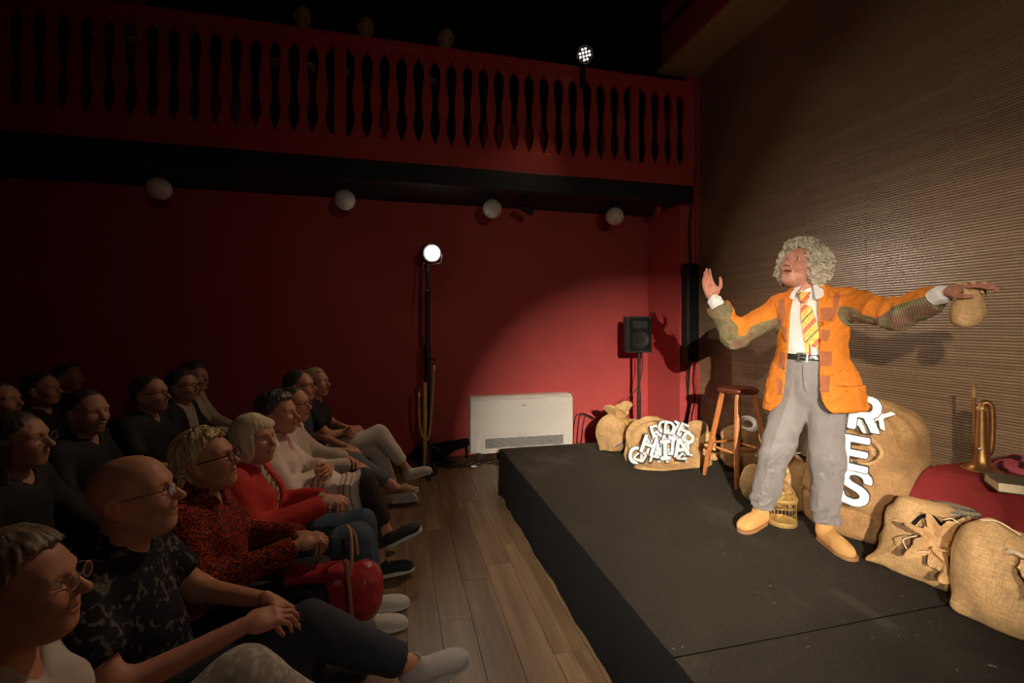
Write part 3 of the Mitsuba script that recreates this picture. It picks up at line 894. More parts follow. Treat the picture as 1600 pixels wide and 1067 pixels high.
put(k, 'cloth', sack_mesh(f_big, (2.36, 1.80, SZ - .02), (3.36, 2.80, 1.24), .0115), 'm_burlap_dark', smooth=True)
sL = [BS + np.array([bu[0] * x + bv[0] * y, bu[1] * x + bv[1] * y, z]) for x, y, z in [(-.05, -.30, .60), (.03, -.31, .585), (.07, -.34, .53), (.03, -.35, .47), (-.06, -.345, .445)]]
put(k, 'drawstring', tube(spline(sL, 24), [.011] * 20 + [.009, .008, .006, .004], 8), 'm_burlap', smooth=True)
put(k, 'flap', patch_on(f_big, [BS + np.array([bu[0] * x + bv[0] * y, bu[1] * x + bv[1] * y, z]) for x, y, z in [(-.02, -.30, .60), (.04, -.29, .56), (.05, -.31, .50)]], .06, .008), 'm_burlap', smooth=True)


def face_cam(c, tilt=0.0, roll=0.0, turn=0.0):
    """Axes of a board at c that faces the auditorium corner (towards -bv)."""
    M = np.eye(4); n = np.array([-bv[0], -bv[1], 0])
    M[:3, 0] = [bu[0], bu[1], 0]; M[:3, 1] = [0, 0, 1]; M[:3, 2] = n; M[:3, 3] = c
    R = trimesh.transformations.rotation_matrix
    return M @ R(math.radians(turn), [0, 1, 0]) @ R(math.radians(tilt), [1, 0, 0]) @ R(math.radians(roll), [0, 0, 1])


gl = 'large letters on the big sack'
letter('E', .180, face_cam([2.494, 2.064, .995], -2, -4, -4), 'large white letter E hanging on the front of the big sack', gl)
letter('S', .190, face_cam([2.490, 2.067, .808], -2, -12, -4), 'large white letter S hanging below the E on the big sack', gl)
put('large_sack', 'letter_strap', cat(*[box([-.012, -.05, -.002], [.012, .05, .002]).apply_transform(face_cam([2.505, 2.075, .895]))]), 'm_letteredge')
letter('R', .185, face_cam([2.590, 2.085, 1.205], -14, -8, 4), 'large white letter R sticking out of the mouth of the big sack', gl)
letter('A', .16, face_cam([2.585, 2.165, 1.165], -8, 8, 0), 'large white letter A in the mouth of the big sack behind the R', gl)
letter('X', .105, face_cam([2.668, 2.066, 1.182], -14, -30, 12), 'large white letter X at the right of the mouth of the big sack', gl)

# sack of paper strips, dark sacks behind the stool
k = thing('paper_sack', 'tan burlap sack full of paper strips behind the birdcage', 'sack')
PS = np.array([2.64, 2.70, SZ])


def f_ps(P):
    q = P - PS
    d = ell(q, (0, 0, .15), (.165, .16, .19))
    d = smin(d, ell(q, (-.03, 0, .05), (.175, .17, .09)), .05)
    a = np.arctan2(q[:, 1], q[:, 0]); r = np.hypot(q[:, 0], q[:, 1])
    shell = np.abs(r - (.135 + .012 * np.sin(a * 7))) - .012
    shell = np.maximum(shell, np.maximum(.22 - q[:, 2], q[:, 2] - (.30 + .02 * np.sin(a * 3))))
    d = smin(d, shell, .03)
    d = d - .012 * np.exp(-((q[:, 2] - .26) / .02) ** 2)
    return d + .02 * fbm(P, 10, 15) + .012 * fbm(P, 24, 16)


put(k, 'cloth', sack_mesh(f_ps, (2.38, 2.44, SZ - .02), (2.90, 2.96, .86), .011), 'm_burlap', smooth=True)
for i in range(11):
    r2 = np.random.default_rng(300 + i)
    c = PS + np.array([.11 * (r2.random() - .5) * 1.6, .11 * (r2.random() - .5) * 1.6, .335 + .035 * r2.random()])
    d = np.array([r2.random() - .5, r2.random() - .5, .25 * (r2.random() - .3)])
    kk = thing('paper_strip', 'cream strip of stiff paper sticking out of the tan sack behind the birdcage', 'paper strip', 'paper strips in the tan sack')
    m = box([-.075, -.015, -.0015], [.075, .015, .0015])
    paint(kk, 'sheet', xf(m, frame(c, d, [.3 * (r2.random() - .5), .3 * (r2.random() - .5), 1])), (.80, .74, .62), smooth=False)
k = thing('dark_sack', 'dark brown lumpy sack lying behind the stool', 'sack')
DS = np.array([2.98, 3.42, SZ])


def f_ds(P):
    q = P - DS
    d = ell(q, (0, 0, .13), (.26, .22, .16))
    d = smin(d, ell(q, (-.05, .05, .26), (.17, .16, .11)), .05)
    d = smin(d, ell(q, (.16, -.14, .10), (.17, .14, .13)), .05)
    return d + .035 * fbm(P, 8, 18) + .016 * fbm(P, 20, 19)


put(k, 'cloth', sack_mesh(f_ds, (2.64, 3.05, SZ - .02), (3.40, 3.78, .98), .013), 'm_burlap_dark', smooth=True)
k = thing('white_ring', 'white ring lying on the dark sack behind the stool', 'ring')
t = trimesh.creation.torus(.062, .022, 36, 14)
put(k, 'body', xf(t, frame([2.955, 3.42, .845], [.8, -.5, .1], [-.4, -.6, .7])), 'm_letter', smooth=True)
k = thing('small_sack', 'small tan sack behind the right leg of the performer', 'sack')


def f_ss(P):
    d = ell(P, (2.47, 2.80, .565), (.095, .09, .115))
    d = smin(d, ell(P, (2.50, 2.83, .65), (.065, .06, .05)), .05)
    return d + .02 * fbm(P, 12, 21) + .01 * fbm(P, 30, 22)


put(k, 'cloth', sack_mesh(f_ss, (2.24, 2.62, SZ - .02), (2.60, 2.96, .80), .011), 'm_burlap', smooth=True)

# ------------------------------------------------------------------ birdcage
k = thing('birdcage', 'small gilded wire birdcage with two little birds on top on the stage', 'birdcage')
bc = np.array([2.352, 2.43, SZ])
put(k, 'base', lathe([(0, 0), (.080, 0), (.086, .006), (.086, .022), (.079, .030), (.078, .014), (0, .012)], 40, bc), 'm_gold', smooth=40)
put(k, 'band', lathe([(.080, .148), (.088, .152), (.090, .162), (.088, .172), (.080, .176), (.079, .162), (.080, .148)], 40, bc), 'm_gold', smooth=40)
put(k, 'cap', lathe([(.034, .252), (.034, .258), (.022, .268), (.010, .274), (.008, .285), (0, .286)], 28, bc), 'm_gold', smooth=40)
for i in range(24):
    a = i * 2 * math.pi / 24
    pr = [(.080, .02), (.080, .155), (.078, .185), (.066, .215), (.048, .240), (.028, .256)]
    put(k, 'wire', tube([bc + [r * math.cos(a), r * math.sin(a), z] for r, z in pr], .0016, 5), 'm_gold', smooth=True)
for z, r in [(.075, .080), (.115, .080), (.205, .071)]:
    put(k, 'hoop', tube([bc + [r * math.cos(a), r * math.sin(a), z] for a in np.arange(40) * 2 * math.pi / 40], .0020, 5, True), 'm_gold', smooth=True)
for s, dz in ((-1, 0), (1, .012)):
    c = bc + np.array([.011 * s, -.011 * s, .298 + dz])
    b = cat(*[xf(trimesh.creation.icosphere(2, r), trimesh.transformations.translation_matrix(c + o)) for r, o in ((.0115, [0, 0, 0]), (.0085, [.006 * s, -.006 * s, .015]), (.006, [-.010 * s, .010 * s, -.006]))])
    put(k, 'bird', b, 'm_gold', smooth=True)
put(k, 'perch', tube([bc + [-.078, 0, .09], bc + [.078, 0, .09]], .003), 'm_gold', smooth=True)

# ------------------------------------------------------------------ table with the red cloth and what stands on it
TZ = .93
k = thing('table', 'low table at the right edge of the stage hidden under a red cloth', 'table')
put(k, 'top', box([2.93, .55, TZ - .045], [3.68, 1.94, TZ - .012], .004), 'm_black')
for x, y in ((2.98, 1.88), (3.62, 1.88), (2.98, .62), (3.62, .62)):
    put(k, 'leg', box([x - .022, y - .022, SZ], [x + .022, y + .022, TZ - .045], .003), 'm_black')
mat('m_redcloth', (.23, .026, .026), .80, spec=.15, sheen=.5)
k = thing('red_tablecloth', 'plain red cloth draped over the low table to the stage floor', 'tablecloth')
per = []
x0, x1, y0, y1 = 2.915, 3.70, .53, 1.955
cor = [(x0, y0), (x0, y1), (x1, y1), (x1, y0)]
for i in range(4):
    a, b = np.array(cor[i]), np.array(cor[(i + 1) % 4])
    n = 44
    e = b - a; L = np.linalg.norm(e); e /= L
    nrm = np.array([-e[1], e[0]])
    for q in range(n):
        s = q / n
        per.append((a + (b - a) * s, nrm, s, L, i))
P = []
NR = 18
for idx, (p, nrm, s, L, i) in enumerate(per):
    dc = min(s, 1 - s) * L
    ce = np.exp(-(dc / .13) ** 2)                                    # near a corner the cloth stands out as a cone
    cdir = np.array([(-1 if i in (0,) else 1), 0])
    mid = np.array([(x0 + x1) / 2, (y0 + y1) / 2])
    corner = np.array(cor[i]) if s < .5 else np.array(cor[(i + 1) % 4])
    diag = np.sign(corner - mid) / math.sqrt(2)
    for r in range(NR):
        f = r / (NR - 1)
        z = TZ - f * (TZ - SZ - .006)
        fl = .045 + .012 * math.sin(s * L * 16 + i)
        sideways = np.array([-.97, .22]) * .25 if (corner[0] < 3.3 and corner[1] > 1.5) else diag * .05
        off = nrm * fl * f * (1 - ce) + sideways * (f ** .6) * ce
        off *= 1 if i in (0, 1) and corner[0] < 3.3 else .8
        round_ = .012 * (1 - min(1, f / .05))
        q = p + off - nrm * round_
        q[0] = min(q[0], WX - .006)
        P.append([q[0], q[1], z])
P = np.array(P); NP = len(per)
ii, jj = np.meshgrid(np.arange(NP), np.arange(NR - 1), indexing='ij')
q = np.stack([ii * NR + jj, ((ii + 1) % NP) * NR + jj, ((ii + 1) % NP) * NR + jj + 1, ii * NR + jj + 1], -1).reshape(-1, 4)
top = [[i * NR, ((i + 1) % NP) * NR, len(P)] for i in range(NP)]
Pm = np.vstack([P, [[(x0 + x1) / 2, (y0 + y1) / 2, TZ + .001]]])
tc = trimesh.Trimesh(Pm, np.vstack([q[:, [0, 1, 2]], q[:, [0, 2, 3]], top]), process=False)
tc.fix_normals()
put(k, 'cloth', tc, 'm_redcloth', smooth=40)

k = thing('bugle', 'old brass bugle standing on its bell on the red cloth', 'bugle')
bg = np.array([3.055, 1.82, TZ + .002])
ux, uy = np.array([bu[0], bu[1], 0]), np.array([bv[0], bv[1], 0])
bell = [(.078, 0), (.080, .003), (.070, .010), (.052, .026), (.040, .05), (.033, .085), (.028, .14), (.0255, .20), (.022, .28), (.019, .33)]
put(k, 'bell', cat(lathe(bell + [(.017, .33)] + [(r - .002, z) for r, z in bell[::-1]], 40, bg)), 'm_brass', smooth=40)
put(k, 'bell_rim', lathe([(.076, -.002), (.081, 0), (.0815, .003), (.078, .005), (.074, .003)], 40, bg), 'm_gold', smooth=40)
pth = [bg + [0, 0, .325], bg + ux * .006 + [0, 0, .352], bg + ux * .018 + [0, 0, .362], bg + ux * .034 + [0, 0, .350], bg + ux * .040 + [0, 0, .32], bg + ux * .041 + [0, 0, .20], bg + ux * .034 + [0, 0, .10], bg + ux * .020 - uy * -.04 + [0, 0, .085]]
put(k, 'tube', tube(spline(pth, 50), np.linspace(.018, .0115, 50), 14), 'm_brass', smooth=True)
pth = [bg + ux * .020 + uy * .04 + [0, 0, .085], bg - ux * .02 + uy * .03 + [0, 0, .10], bg - ux * .028 + uy * .01 + [0, 0, .16], bg - ux * .028 + [0, 0, .40]]
put(k, 'tube', tube(spline(pth, 40), .0075, 12), 'm_brass', smooth=True)
put(k, 'mouthpiece', lathe([(.0085, .385), (.0095, .40), (.0085, .42), (.007, .44), (.009, .452), (.014, .462), (.0145, .466), (.010, .466), (.003, .45)], 24, bg - ux * .028), 'm_gold', smooth=40)
put(k, 'ferrule', lathe([(.020, .318), (.022, .322), (.022, .334), (.020, .338)], 28, bg), 'm_gold', smooth=40)
put(k, 'brace', tube([bg - ux * .028 + [0, 0, .36], bg + [0, 0, .35]], .004), 'm_gold', smooth=True)
put(k, 'badge', lathe([(.008, 0), (.008, .003), (0, .004)], 18, bg - uy * .030 - ux * .010 + [0, 0, .115], -uy), 'm_silver', smooth=40)

k = thing('old_book', 'thick old closed book with cream pages at the edge of the red cloth', 'book')
bo = frame([2.717, 1.556, TZ + .0035], [.119, -.029, 0])
bo[:3, 1] = [0.127, 0.131, 0] / np.linalg.norm([.127, .131]); bo[:3, 0] = [bo[1, 1], -bo[0, 1], 0]
ang_ = math.atan2(bo[1, 0], bo[0, 0])
BW, BL = .26, .175
paint(k, 'pages', xf(box([.004, .004, .004], [BW - .004, BL - .002, .043]), bo), (.60, .50, .33), smooth=False)
paint(k, 'cover', xf(cat(box([0, 0, .0425], [BW, BL, .047], .0015), box([0, 0, 0], [BW, BL, .0045], .0015), box([-.0, BL - .004, 0], [BW, BL + .003, .047], .002)), bo), (.10, .085, .055), smooth=False)
k = thing('patterned_scarf', 'crumpled pink cloth with a dark wavy pattern behind the book', 'scarf')


def f_sc(P):
    q = P - np.array([3.32, 1.70, TZ])
    d = ell(q, (0, 0, .0), (.19, .20, .075))
    d = smin(d, ell(q, (.06, -.14, .03), (.14, .14, .065)), .05)
    return np.maximum(d + .03 * fbm(P, 12, 31) + .012 * fbm(P, 30, 33), TZ + .002 - P[:, 2])


sm = sdf_mesh(f_sc, (3.05, 1.32, TZ - .01), (3.60, 1.96, TZ + .14), .010)
u_ = sm.vertices
pt = np.sin(u_[:, 0] * 55 + 2.4 * np.sin(u_[:, 1] * 34)) + .6 * np.sin(u_[:, 1] * 48 + u_[:, 2] * 60)
paint(k, 'cloth', sm, np.where((pt > .25)[:, None], np.array([.055, .015, .02]), np.array([.52, .10, .13])))

# ------------------------------------------------------------------ sacks at the right front
k = thing('drawstring_sack', 'burlap sack with an open folded drawstring mouth before the red cloth', 'sack')
GS = np.array([2.60, 1.74, SZ])


def loc(P, o, ang):
    q = P - o
    c_, s_ = math.cos(ang), math.sin(ang)
    return np.stack([q[:, 0] * c_ + q[:, 1] * s_, -q[:, 0] * s_ + q[:, 1] * c_, q[:, 2]], 1)


GA = math.atan2(bu[1], bu[0])


def f_g1(P):
    L = loc(P, GS, GA)      # x to the right as seen, y away
    d = ell(L, (0, .02, .12), (.215, .17, .17))
    d = smin(d, cone(L, (-.27, -.03, .015), (-.12, -.02, .07), .012, .08), .06)
    d = smin(d, ell(L, (.10, -.06, .05), (.17, .13, .09)), .05)
    d = smin(d, ell(L, (-.03, .06, .25), (.16, .11, .09)), .06)
    d = smin(d, cone(L, (-.10, .04, .31), (.06, .06, .30), .05, .04), .03)
    return d + .020 * fbm(P, 9, 23) + .011 * fbm(P, 22, 24)


put(k, 'cloth', sack_mesh(f_g1, (2.25, 1.38, SZ - .02), (2.98, 2.12, .92), .011), 'm_burlap', smooth=True)


def ruffle(center, ax_x, ax_y, ax_z, r0, r1, h, waves, seed, thick=.005, nseg=72, nr=9, part=2 * math.pi):
    """A flared ring of gathered cloth standing on a tie."""
    V = []
    r2 = np.random.default_rng(seed); ph = r2.random(4) * 6
    for i in range(nseg):
        a = part * i / nseg
        for k_ in range(nr):
            f = k_ / (nr - 1)
            rr = r0 + (r1 - r0) * f ** 1.3 * (1 + .25 * math.sin(2 * a + ph[0]))
            rr *= 1 + (.12 + .34 * f) * (math.sin(waves * a + ph[1]) * .6 + .35 * math.sin((waves * 2 - 1) * a + ph[3]))
            z = h * f * (1 + .35 * math.sin(3 * a + ph[2])) - .25 * h * f ** 4
            V.append(np.array(center) + ax_x * rr * math.cos(a) + ax_y * rr * math.sin(a) + ax_z * z)
    ii, jj = np.meshgrid(np.arange(nseg), np.arange(nr - 1), indexing='ij')
    q = np.stack([ii * nr + jj, ((ii + 1) % nseg) * nr + jj, ((ii + 1) % nseg) * nr + jj + 1, ii * nr + jj + 1], -1).reshape(-1, 4)
    m = trimesh.Trimesh(np.array(V), np.vstack([q[:, [0, 1, 2]], q[:, [0, 2, 3]]]), process=False)
    inner = m.copy(); inner.vertices = inner.vertices - m.vertex_normals * thick; inner.invert()
    return cat(m, inner)


def lw(o, ang, x, y, z):
    c_, s_ = math.cos(ang), math.sin(ang)
    return np.array([o[0] + x * c_ - y * s_, o[1] + x * s_ + y * c_, o[2] + z])


gx = np.array([math.cos(GA), math.sin(GA), 0]); gy = np.array([-math.sin(GA), math.cos(GA), 0]); gz = np.array([0, 0, 1.])
zt = (-.85 * gy + .50 * gz + .15 * gx); zt /= np.linalg.norm(zt)
xt = np.cross(gz, zt); xt /= np.linalg.norm(xt)
put(k, 'mouth', ruffle(lw(GS, GA, .0, -.120, .205), xt, np.cross(zt, xt), zt, .040, .110, .080, 7, 3), 'm_burlap', smooth=True)
put(k, 'mouth', ruffle(lw(GS, GA, .045, -.165, .175), xt, np.cross(zt, xt), (zt - .9 * gz), .040, .075, .085, 4, 5), 'm_burlap', smooth=True)
mat('m_string', (.66, .55, .36), .8)
for s, pp in enumerate([[(-.08, -.19, .25), (-.13, -.20, .22), (-.11, -.22, .18), (-.05, -.21, .19)], [(.06, -.21, .24), (.11, -.22, .21), (.09, -.23, .17), (.05, -.22, .18)], [(.02, -.13, .33), (.05, -.14, .345), (.09, -.15, .31)]]):
    put(k, 'string', tube(spline([lw(GS, GA, *p) for p in pp], 20), .0032, 6), 'm_string', smooth=True)
k2 = thing('blue_cloth', 'folded blue-grey cloth lying on the top of the drawstring sack', 'cloth')


def f_bc(P):
    L = loc(P, GS, GA)
    d = ell(L, (.06, .10, .315), (.12, .075, .032))
    d = smin(d, cone(L, (.0, .05, .325), (.09, .02, .31), .02, .016), .02)
    return d + .012 * fbm(P, 30, 25)


bm_ = sdf_mesh(f_bc, GS + [-.22, -.22, .24], GS + [.28, .22, .40], .008)
hz = np.sin(bm_.vertices[:, 2] * 330 + bm_.vertices[:, 0] * 40)
paint(k2, 'cloth', bm_, np.where((hz > .72)[:, None], np.array([.04, .055, .09]), np.array([.30, .25, .16])))
k2 = thing('dark_strap', 'short dark curved strap on the drawstring sack', 'strap')
put(k2, 'band', tube(spline([lw(GS, GA, *p) for p in [(-.085, -.075, .262), (-.055, -.055, .300), (-.015, -.050, .312), (.02, -.075, .285)]], 20), .0075, 8), 'm_skirt', smooth=True)

k = thing('upright_sack', 'full upright burlap sack at the right edge of the photo', 'sack')
US = np.array([2.56, 1.38, SZ])


def f_g2(P):
    L = loc(P, US, GA)
    d = ell(L, (-.085, .02, .19), (.135, .15, .215))
    d = smin(d, ell(L, (.02, .0, .16), (.19, .16, .17)), .10)
    d = smin(d, ell(L, (.02, -.02, .07), (.23, .19, .12)), .08)
    d = smin(d, cone(L, (-.21, -.08, .03), (-.08, -.02, .09), .022, .08), .05)
    d = smin(d, cone(L, (-.03, -.06, .28), (.0, -.13, .30), .07, .045), .06)
    d = smin(d, ell(L, (.18, .0, .13), (.14, .16, .14)), .06)
    a = np.arctan2(L[:, 1], L[:, 0])
    return d + .016 * fbm(P, 7, 26) + .009 * fbm(P, 20, 27) + .004 * np.sin(L[:, 0] * 60 + 30 * L[:, 2] * .3) * np.clip(L[:, 2] * 3, 0, 1)


put(k, 'cloth', sack_mesh(f_g2, (2.10, .95, SZ - .02), (2.95, 1.75, .98), .0115), 'm_burlap', smooth=True)
zt2 = (-.55 * gy + .45 * gz - .5 * gx); zt2 /= np.linalg.norm(zt2)
xt2 = np.cross(gz, zt2); xt2 /= np.linalg.norm(xt2)
put(k, 'mouth', ruffle(lw(US, GA, -.02, -.225, .315), xt2, np.cross(zt2, xt2), (.75 * gx - .55 * gy - .35 * gz), .040, .080, .15, 9, 9), 'm_burlap', smooth=True)
put(k, 'tie', tube(spline([lw(US, GA, *p) for p in [(-.075, -.13, .325), (-.06, -.165, .345), (-.02, -.215, .345), (.03, -.22, .335), (.07, -.21, .31)]], 24), .009, 8), 'm_string', smooth=True)
put(k, 'string', tube(spline([lw(US, GA, *p) for p in [(-.13, -.0, .40), (-.08, -.03, .415), (-.02, -.06, .385)]], 16), .0035, 6), 'm_string', smooth=True)
put(k, 'toggle', tube([lw(US, GA, .0, -.17, .385), lw(US, GA, .05, -.20, .345)], .0055, 8), 'm_string', smooth=True)
# ------------------------------------------------------------------ people: bodies, heads, hands, clothes
def unit(v):
    v = np.array(v, float)
    return v / (np.linalg.norm(v) + 1e-12)


def rot(yaw=0.0, pitch=0.0, roll=0.0):
    """Axes (columns) of something that faces +x, turned left by yaw, up by pitch, tilted by roll (degrees)."""
    y, p, r = np.radians([yaw, pitch, roll])
    Rz = np.array([[math.cos(y), -math.sin(y), 0], [math.sin(y), math.cos(y), 0], [0, 0, 1]])
    Ry = np.array([[math.cos(p), 0, -math.sin(p)], [0, 1, 0], [math.sin(p), 0, math.cos(p)]])
    Rx = np.array([[1, 0, 0], [0, math.cos(r), -math.sin(r)], [0, math.sin(r), math.cos(r)]])
    return Rz @ Ry @ Rx


def head_sdf(L, p):
    """Head in its own frame: x out of the face, y to its left, z up, origin between the ears. p: proportions."""
    jw, nose, ch = p.get('jaw', 1.0), p.get('nose', 1.0), p.get('cheek', 1.0)
    smile, opn = p.get('smile', 0.0), p.get('open', 0.0)
    S = np.stack([L[:, 0], np.abs(L[:, 1]), L[:, 2]], 1)
    d = ell(L, (-.016, 0, .038), (.096, .076, .086))
    d = smin(d, ell(L, (.022, 0, .012), (.068, .066, .085)), .04)
    d = smin(d, ell(L, (.030, 0, -.050), (.056, .053 * jw, .066)), .045)
    d = smin(d, cone(S, (-.010, .058 * jw, -.045), (.058, .022, -.098), .018, .016), .035)
    d = smin(d, ell(L, (.068, 0, -.098), (.020, .022, .018)), .025)
    d = smin(d, ell(S, (.060, .040, -.026), (.026 * ch, .024, .022)), .03)
    d = smin(d, cone(S, (.083, .016, .030), (.070, .050, .028), .011, .011), .022)
    # eye sockets, lids
    d = smax(d, -ell(S, (.096, .032, .010), (.019, .020, .012)), .014)
    # nose
    d = smin(d, cone(L, (.086, 0, .018), (.086 + .030 * nose, 0, -.026), .0085, .0115), .012)
    d = smin(d, ell(L, (.088 + .026 * nose, 0, -.029), (.0125, .0125, .0105)), .010)
    d = smin(d, ell(S, (.094, .0135, -.033), (.0125, .0075, .0080)), .007)
    # muzzle, lips, mouth line
    d = smin(d, ell(L, (.072, 0, -.062), (.024, .034, .026)), .020)
    zc = -.064 + smile * .012 * np.clip(S[:, 1] / .026, 0, 1) ** 2
    Q = np.stack([L[:, 0], L[:, 1], L[:, 2] - zc], 1)
    w = .024 + .006 * smile
    d = smin(d, ell(Q, (.093 - .002 * smile, 0, .0055 + opn * .002), (.0085, w, .0052)), .006)
    d = smin(d, ell(Q, (.091 - .002 * smile, 0, -.0065 - opn * .010), (.0090, w * .85, .0060)), .006)
    d = smax(d, -ell(Q, (.100, 0, -opn * .004), (.014 + .012 * opn, w * (.98 + .05 * opn), .0016 + .0075 * opn)), .004)
    if smile:
        d = smax(d, -cone(S, (.090, .026, -.038), (.074, .040, -.068), .0022, .0022), .010)
        d = smin(d, ell(S, (.072, .038, -.036), (.018, .018, .014)), .018)
    lid = ell(S, (.0755, .0315, .010), (.0150, .0150, .0148))
    gap = np.maximum(np.abs(S[:, 2] - .0095) - p.get('eye', .0032), .082 - S[:, 0])
    d = smin(d, np.maximum(lid, -gap), .005)
    # ears
    E = np.stack([L[:, 0] + .35 * (S[:, 1] - .07), S[:, 1], L[:, 2]], 1)
    ear = ell(E, (-.016, .086, -.002), (.020, .0105, .033))
    ear = smax(ear, -ell(E, (-.008, .099, .004), (.012, .009, .020)), .005)
    ear = smin(ear, ell(E, (-.006, .083, -.030), (.008, .007, .009)), .008)
    d = smin(d, ear, .008)
    if p.get('jowl'):
        d = smin(d, ell(L, (.035, 0, -.105), (.045, .042, .022)), .03)
    return d


def head_color(L, skin, p):
    """Skin with redder lips, nose and cheeks."""
    S = np.stack([L[:, 0], np.abs(L[:, 1]), L[:, 2]], 1)
    c = np.tile(np.array(skin, float), (len(L), 1))
    n = fbm(L, 40, 5)[:, None]
    c *= 1 + .18 * n
    def blend(m, col):
        return c * (1 - m[:, None]) + np.array(col) * m[:, None]
    red = np.array(skin) * [1.0, .72, .68]
    c = blend(.55 * np.exp(-((S - [.07, .042, -.026]) ** 2).sum(1) / .022 ** 2), red)
    c = blend(.5 * np.exp(-((L - [.115, 0, -.03]) ** 2).sum(1) / .018 ** 2), red)
    c = blend(.4 * np.exp(-((S - [-.01, .085, 0]) ** 2).sum(1) / .025 ** 2), red)
    smile, opn = p.get('smile', 0.0), p.get('open', 0.0)
    zc = -.064 + smile * .012 * np.clip(S[:, 1] / .026, 0, 1) ** 2
    q = ((S[:, 1] / (.027 + .006 * smile)) ** 2 + ((L[:, 2] - zc + .002 + opn * .004) / (.0135 + opn * .010)) ** 2)
    lip = np.clip(1.4 - q, 0, 1) * (L[:, 0] > .070)
    c = blend(.75 * lip, p.get('lips', np.array(skin) * [.82, .48, .46]))
    inn = (np.abs(L[:, 2] - zc + opn * .004) < (.0022 + .006 * opn)) * (S[:, 1] < .024 + .006 * smile) * (L[:, 0] > .07) * 1.0
    c = blend(.8 * inn, (.10, .03, .025))
    if p.get('teeth'):
        tt = (np.abs(L[:, 2] - zc - .001) < .0035) * (S[:, 1] < .021) * (L[:, 0] > .07) * 1.0
        c = blend(.9 * tt, (.70, .64, .54))
    if p.get('stubble') is not None:
        m = np.clip(1 - np.abs(L[:, 2] + .085) / .05, 0, 1) * (L[:, 0] > -.01) * (1 - lip)
        c = blend(.55 * m, p['stubble'])
    return np.clip(c, 0, 1)


def hand_sdf(L, side, curl, spread=1.0, thumb=0.5, thumb_in=0.3):
    """Hand in its own frame: wrist at the origin, fingers along +x, back of the hand +z; the thumb lies towards side * y.
    curl: bend per finger from index to little finger, 0 straight to 1 fist."""
    L = L * np.array([1, side, 1])
    d = rbox(L, (.050, 0, 0), (.045, .040, .0135), .012)
    d = smin(d, cone(L, (-.02, 0, 0), (.03, 0, 0), .025, .024), .02)
    d = smin(d, ell(L, (.040, .026, -.006), (.032, .018, .016)), .015)
    d = smin(d, ell(L, (.045, -.024, -.006), (.036, .015, .014)), .012)
    ys = (.030, .0105, -.0095, -.028)
    ln = ((.042, .026, .021), (.047, .030, .022), (.043, .028, .021), (.034, .021, .018))
    for f in range(4):
        p = np.array([.090 - .004 * abs(f - 1.2), ys[f], 0.0]); a = 0.0
        fan = math.radians((9, 2, -4, -11)[f]) * spread
        for s in range(3):
            a -= math.radians((62, 78, 48)[s]) * curl[f]
            q = p + ln[f][s] * np.array([math.cos(a) * math.cos(fan), math.cos(a) * math.sin(fan), math.sin(a)])
            r0, r1 = ((.0094, .0086), (.0084, .0078), (.0077, .0068))[s]
            if f == 3:
                r0, r1 = r0 * .88, r1 * .88
            d = smin(d, cone(L, p, q, r0, r1), .004 if s else .006)
            p = q
    t0 = np.array([.022, .030, -.006])
    t1 = t0 + .040 * unit([.62, .75 * (1 - thumb_in) + .15, -.25 - .5 * thumb_in])
    t2 = t1 + .032 * unit([.86, .40 * (1 - thumb_in) - .05, -.15 - .35 * thumb])
    t3 = t2 + .025 * unit([.95, .10 - .3 * thumb, -.15 - .30 * thumb])
    d = smin(d, cone(L, t0, t1, .0150, .0112), .012)
    d = smin(d, cone(L, t1, t2, .0108, .0098), .004)
    d = smin(d, cone(L, t2, t3, .0098, .0080), .003)
    return d


def hand_mesh(wrist, x, z, side, curl, h=.0045, **kw):
    R = frame((0, 0, 0), x, z)[:3, :3]
    m = sdf_mesh(lambda P: hand_sdf(P, side, curl, **kw), (-.05, -.10, -.10), (.21, .10, .07), h)
    m.vertices = m.vertices @ R.T + np.array(wrist)
    return m


def torso_axes(pel, ch, yaw):
    up = unit(np.array(ch) - np.array(pel))
    f = np.array([math.cos(yaw), math.sin(yaw), 0]); f = unit(f - up * np.dot(f, up))
    return np.stack([f, np.cross(up, f), up], 1)


def torso_d(P, J, t=0.0):
    R, s, b = J['R'], J.get('wide', 1.0), J.get('belly', 0.0)
    pel, ch, nk = J['pel'], J['ch'], J['nk']
    f, l, u = R[:, 0], R[:, 1], R[:, 2]
    d = ell(P, pel + u * .01, (.120 + t, .168 * s + t, .13 + t), R)
    d = smin(d, ell(P, pel * .55 + ch * .45 + f * (.012 + .035 * b), (.102 + t + .035 * b, .138 * s + t, .19 + t), R), .08)
    d = smin(d, ell(P, ch + f * .008, (.112 + t, .158 * s + t, .175 + t), R), .06)
    d = smin(d, cone(P, J['sh'][0], J['sh'][1], .060 + t, .060 + t), .06)
    d = smin(d, cone(P, nk - u * .01, ch + u * .09, .060 + t * .8, .095 + t), .06)
    if J.get('bust'):
        for q in (-1, 1):
            d = smin(d, ell(P, ch + f * .085 + l * q * .072 - u * .025, (.055 + t, .066 + t, .062 + t), R), .05)
    return d


def arm_d(P, sh, el, wr, t=0.0, r=(.050, .041, .0265)):
    d = cone(P, sh, el, r[0] + t, r[1] + t)
    return smin(d, cone(P, el, wr, r[1] + t, r[2] + t), .035)


def leg_d(P, hip, kn, an, t=0.0, r=(.086, .056, .036)):
    hip, kn, an = map(np.asarray, (hip, kn, an))
    d = cone(P, hip, kn, r[0] + t, r[1] + t)
    d = smin(d, cone(P, kn, an, r[1] + t, r[2] + t), .045)
    back = unit(an - kn)
    return smin(d, cone(P, kn + (an - kn) * .18, kn + (an - kn) * .55, .054 + t, .040 + t), .04)


def bounds(pts, pad):
    p = np.array(pts)
    return p.min(0) - pad, p.max(0) + pad


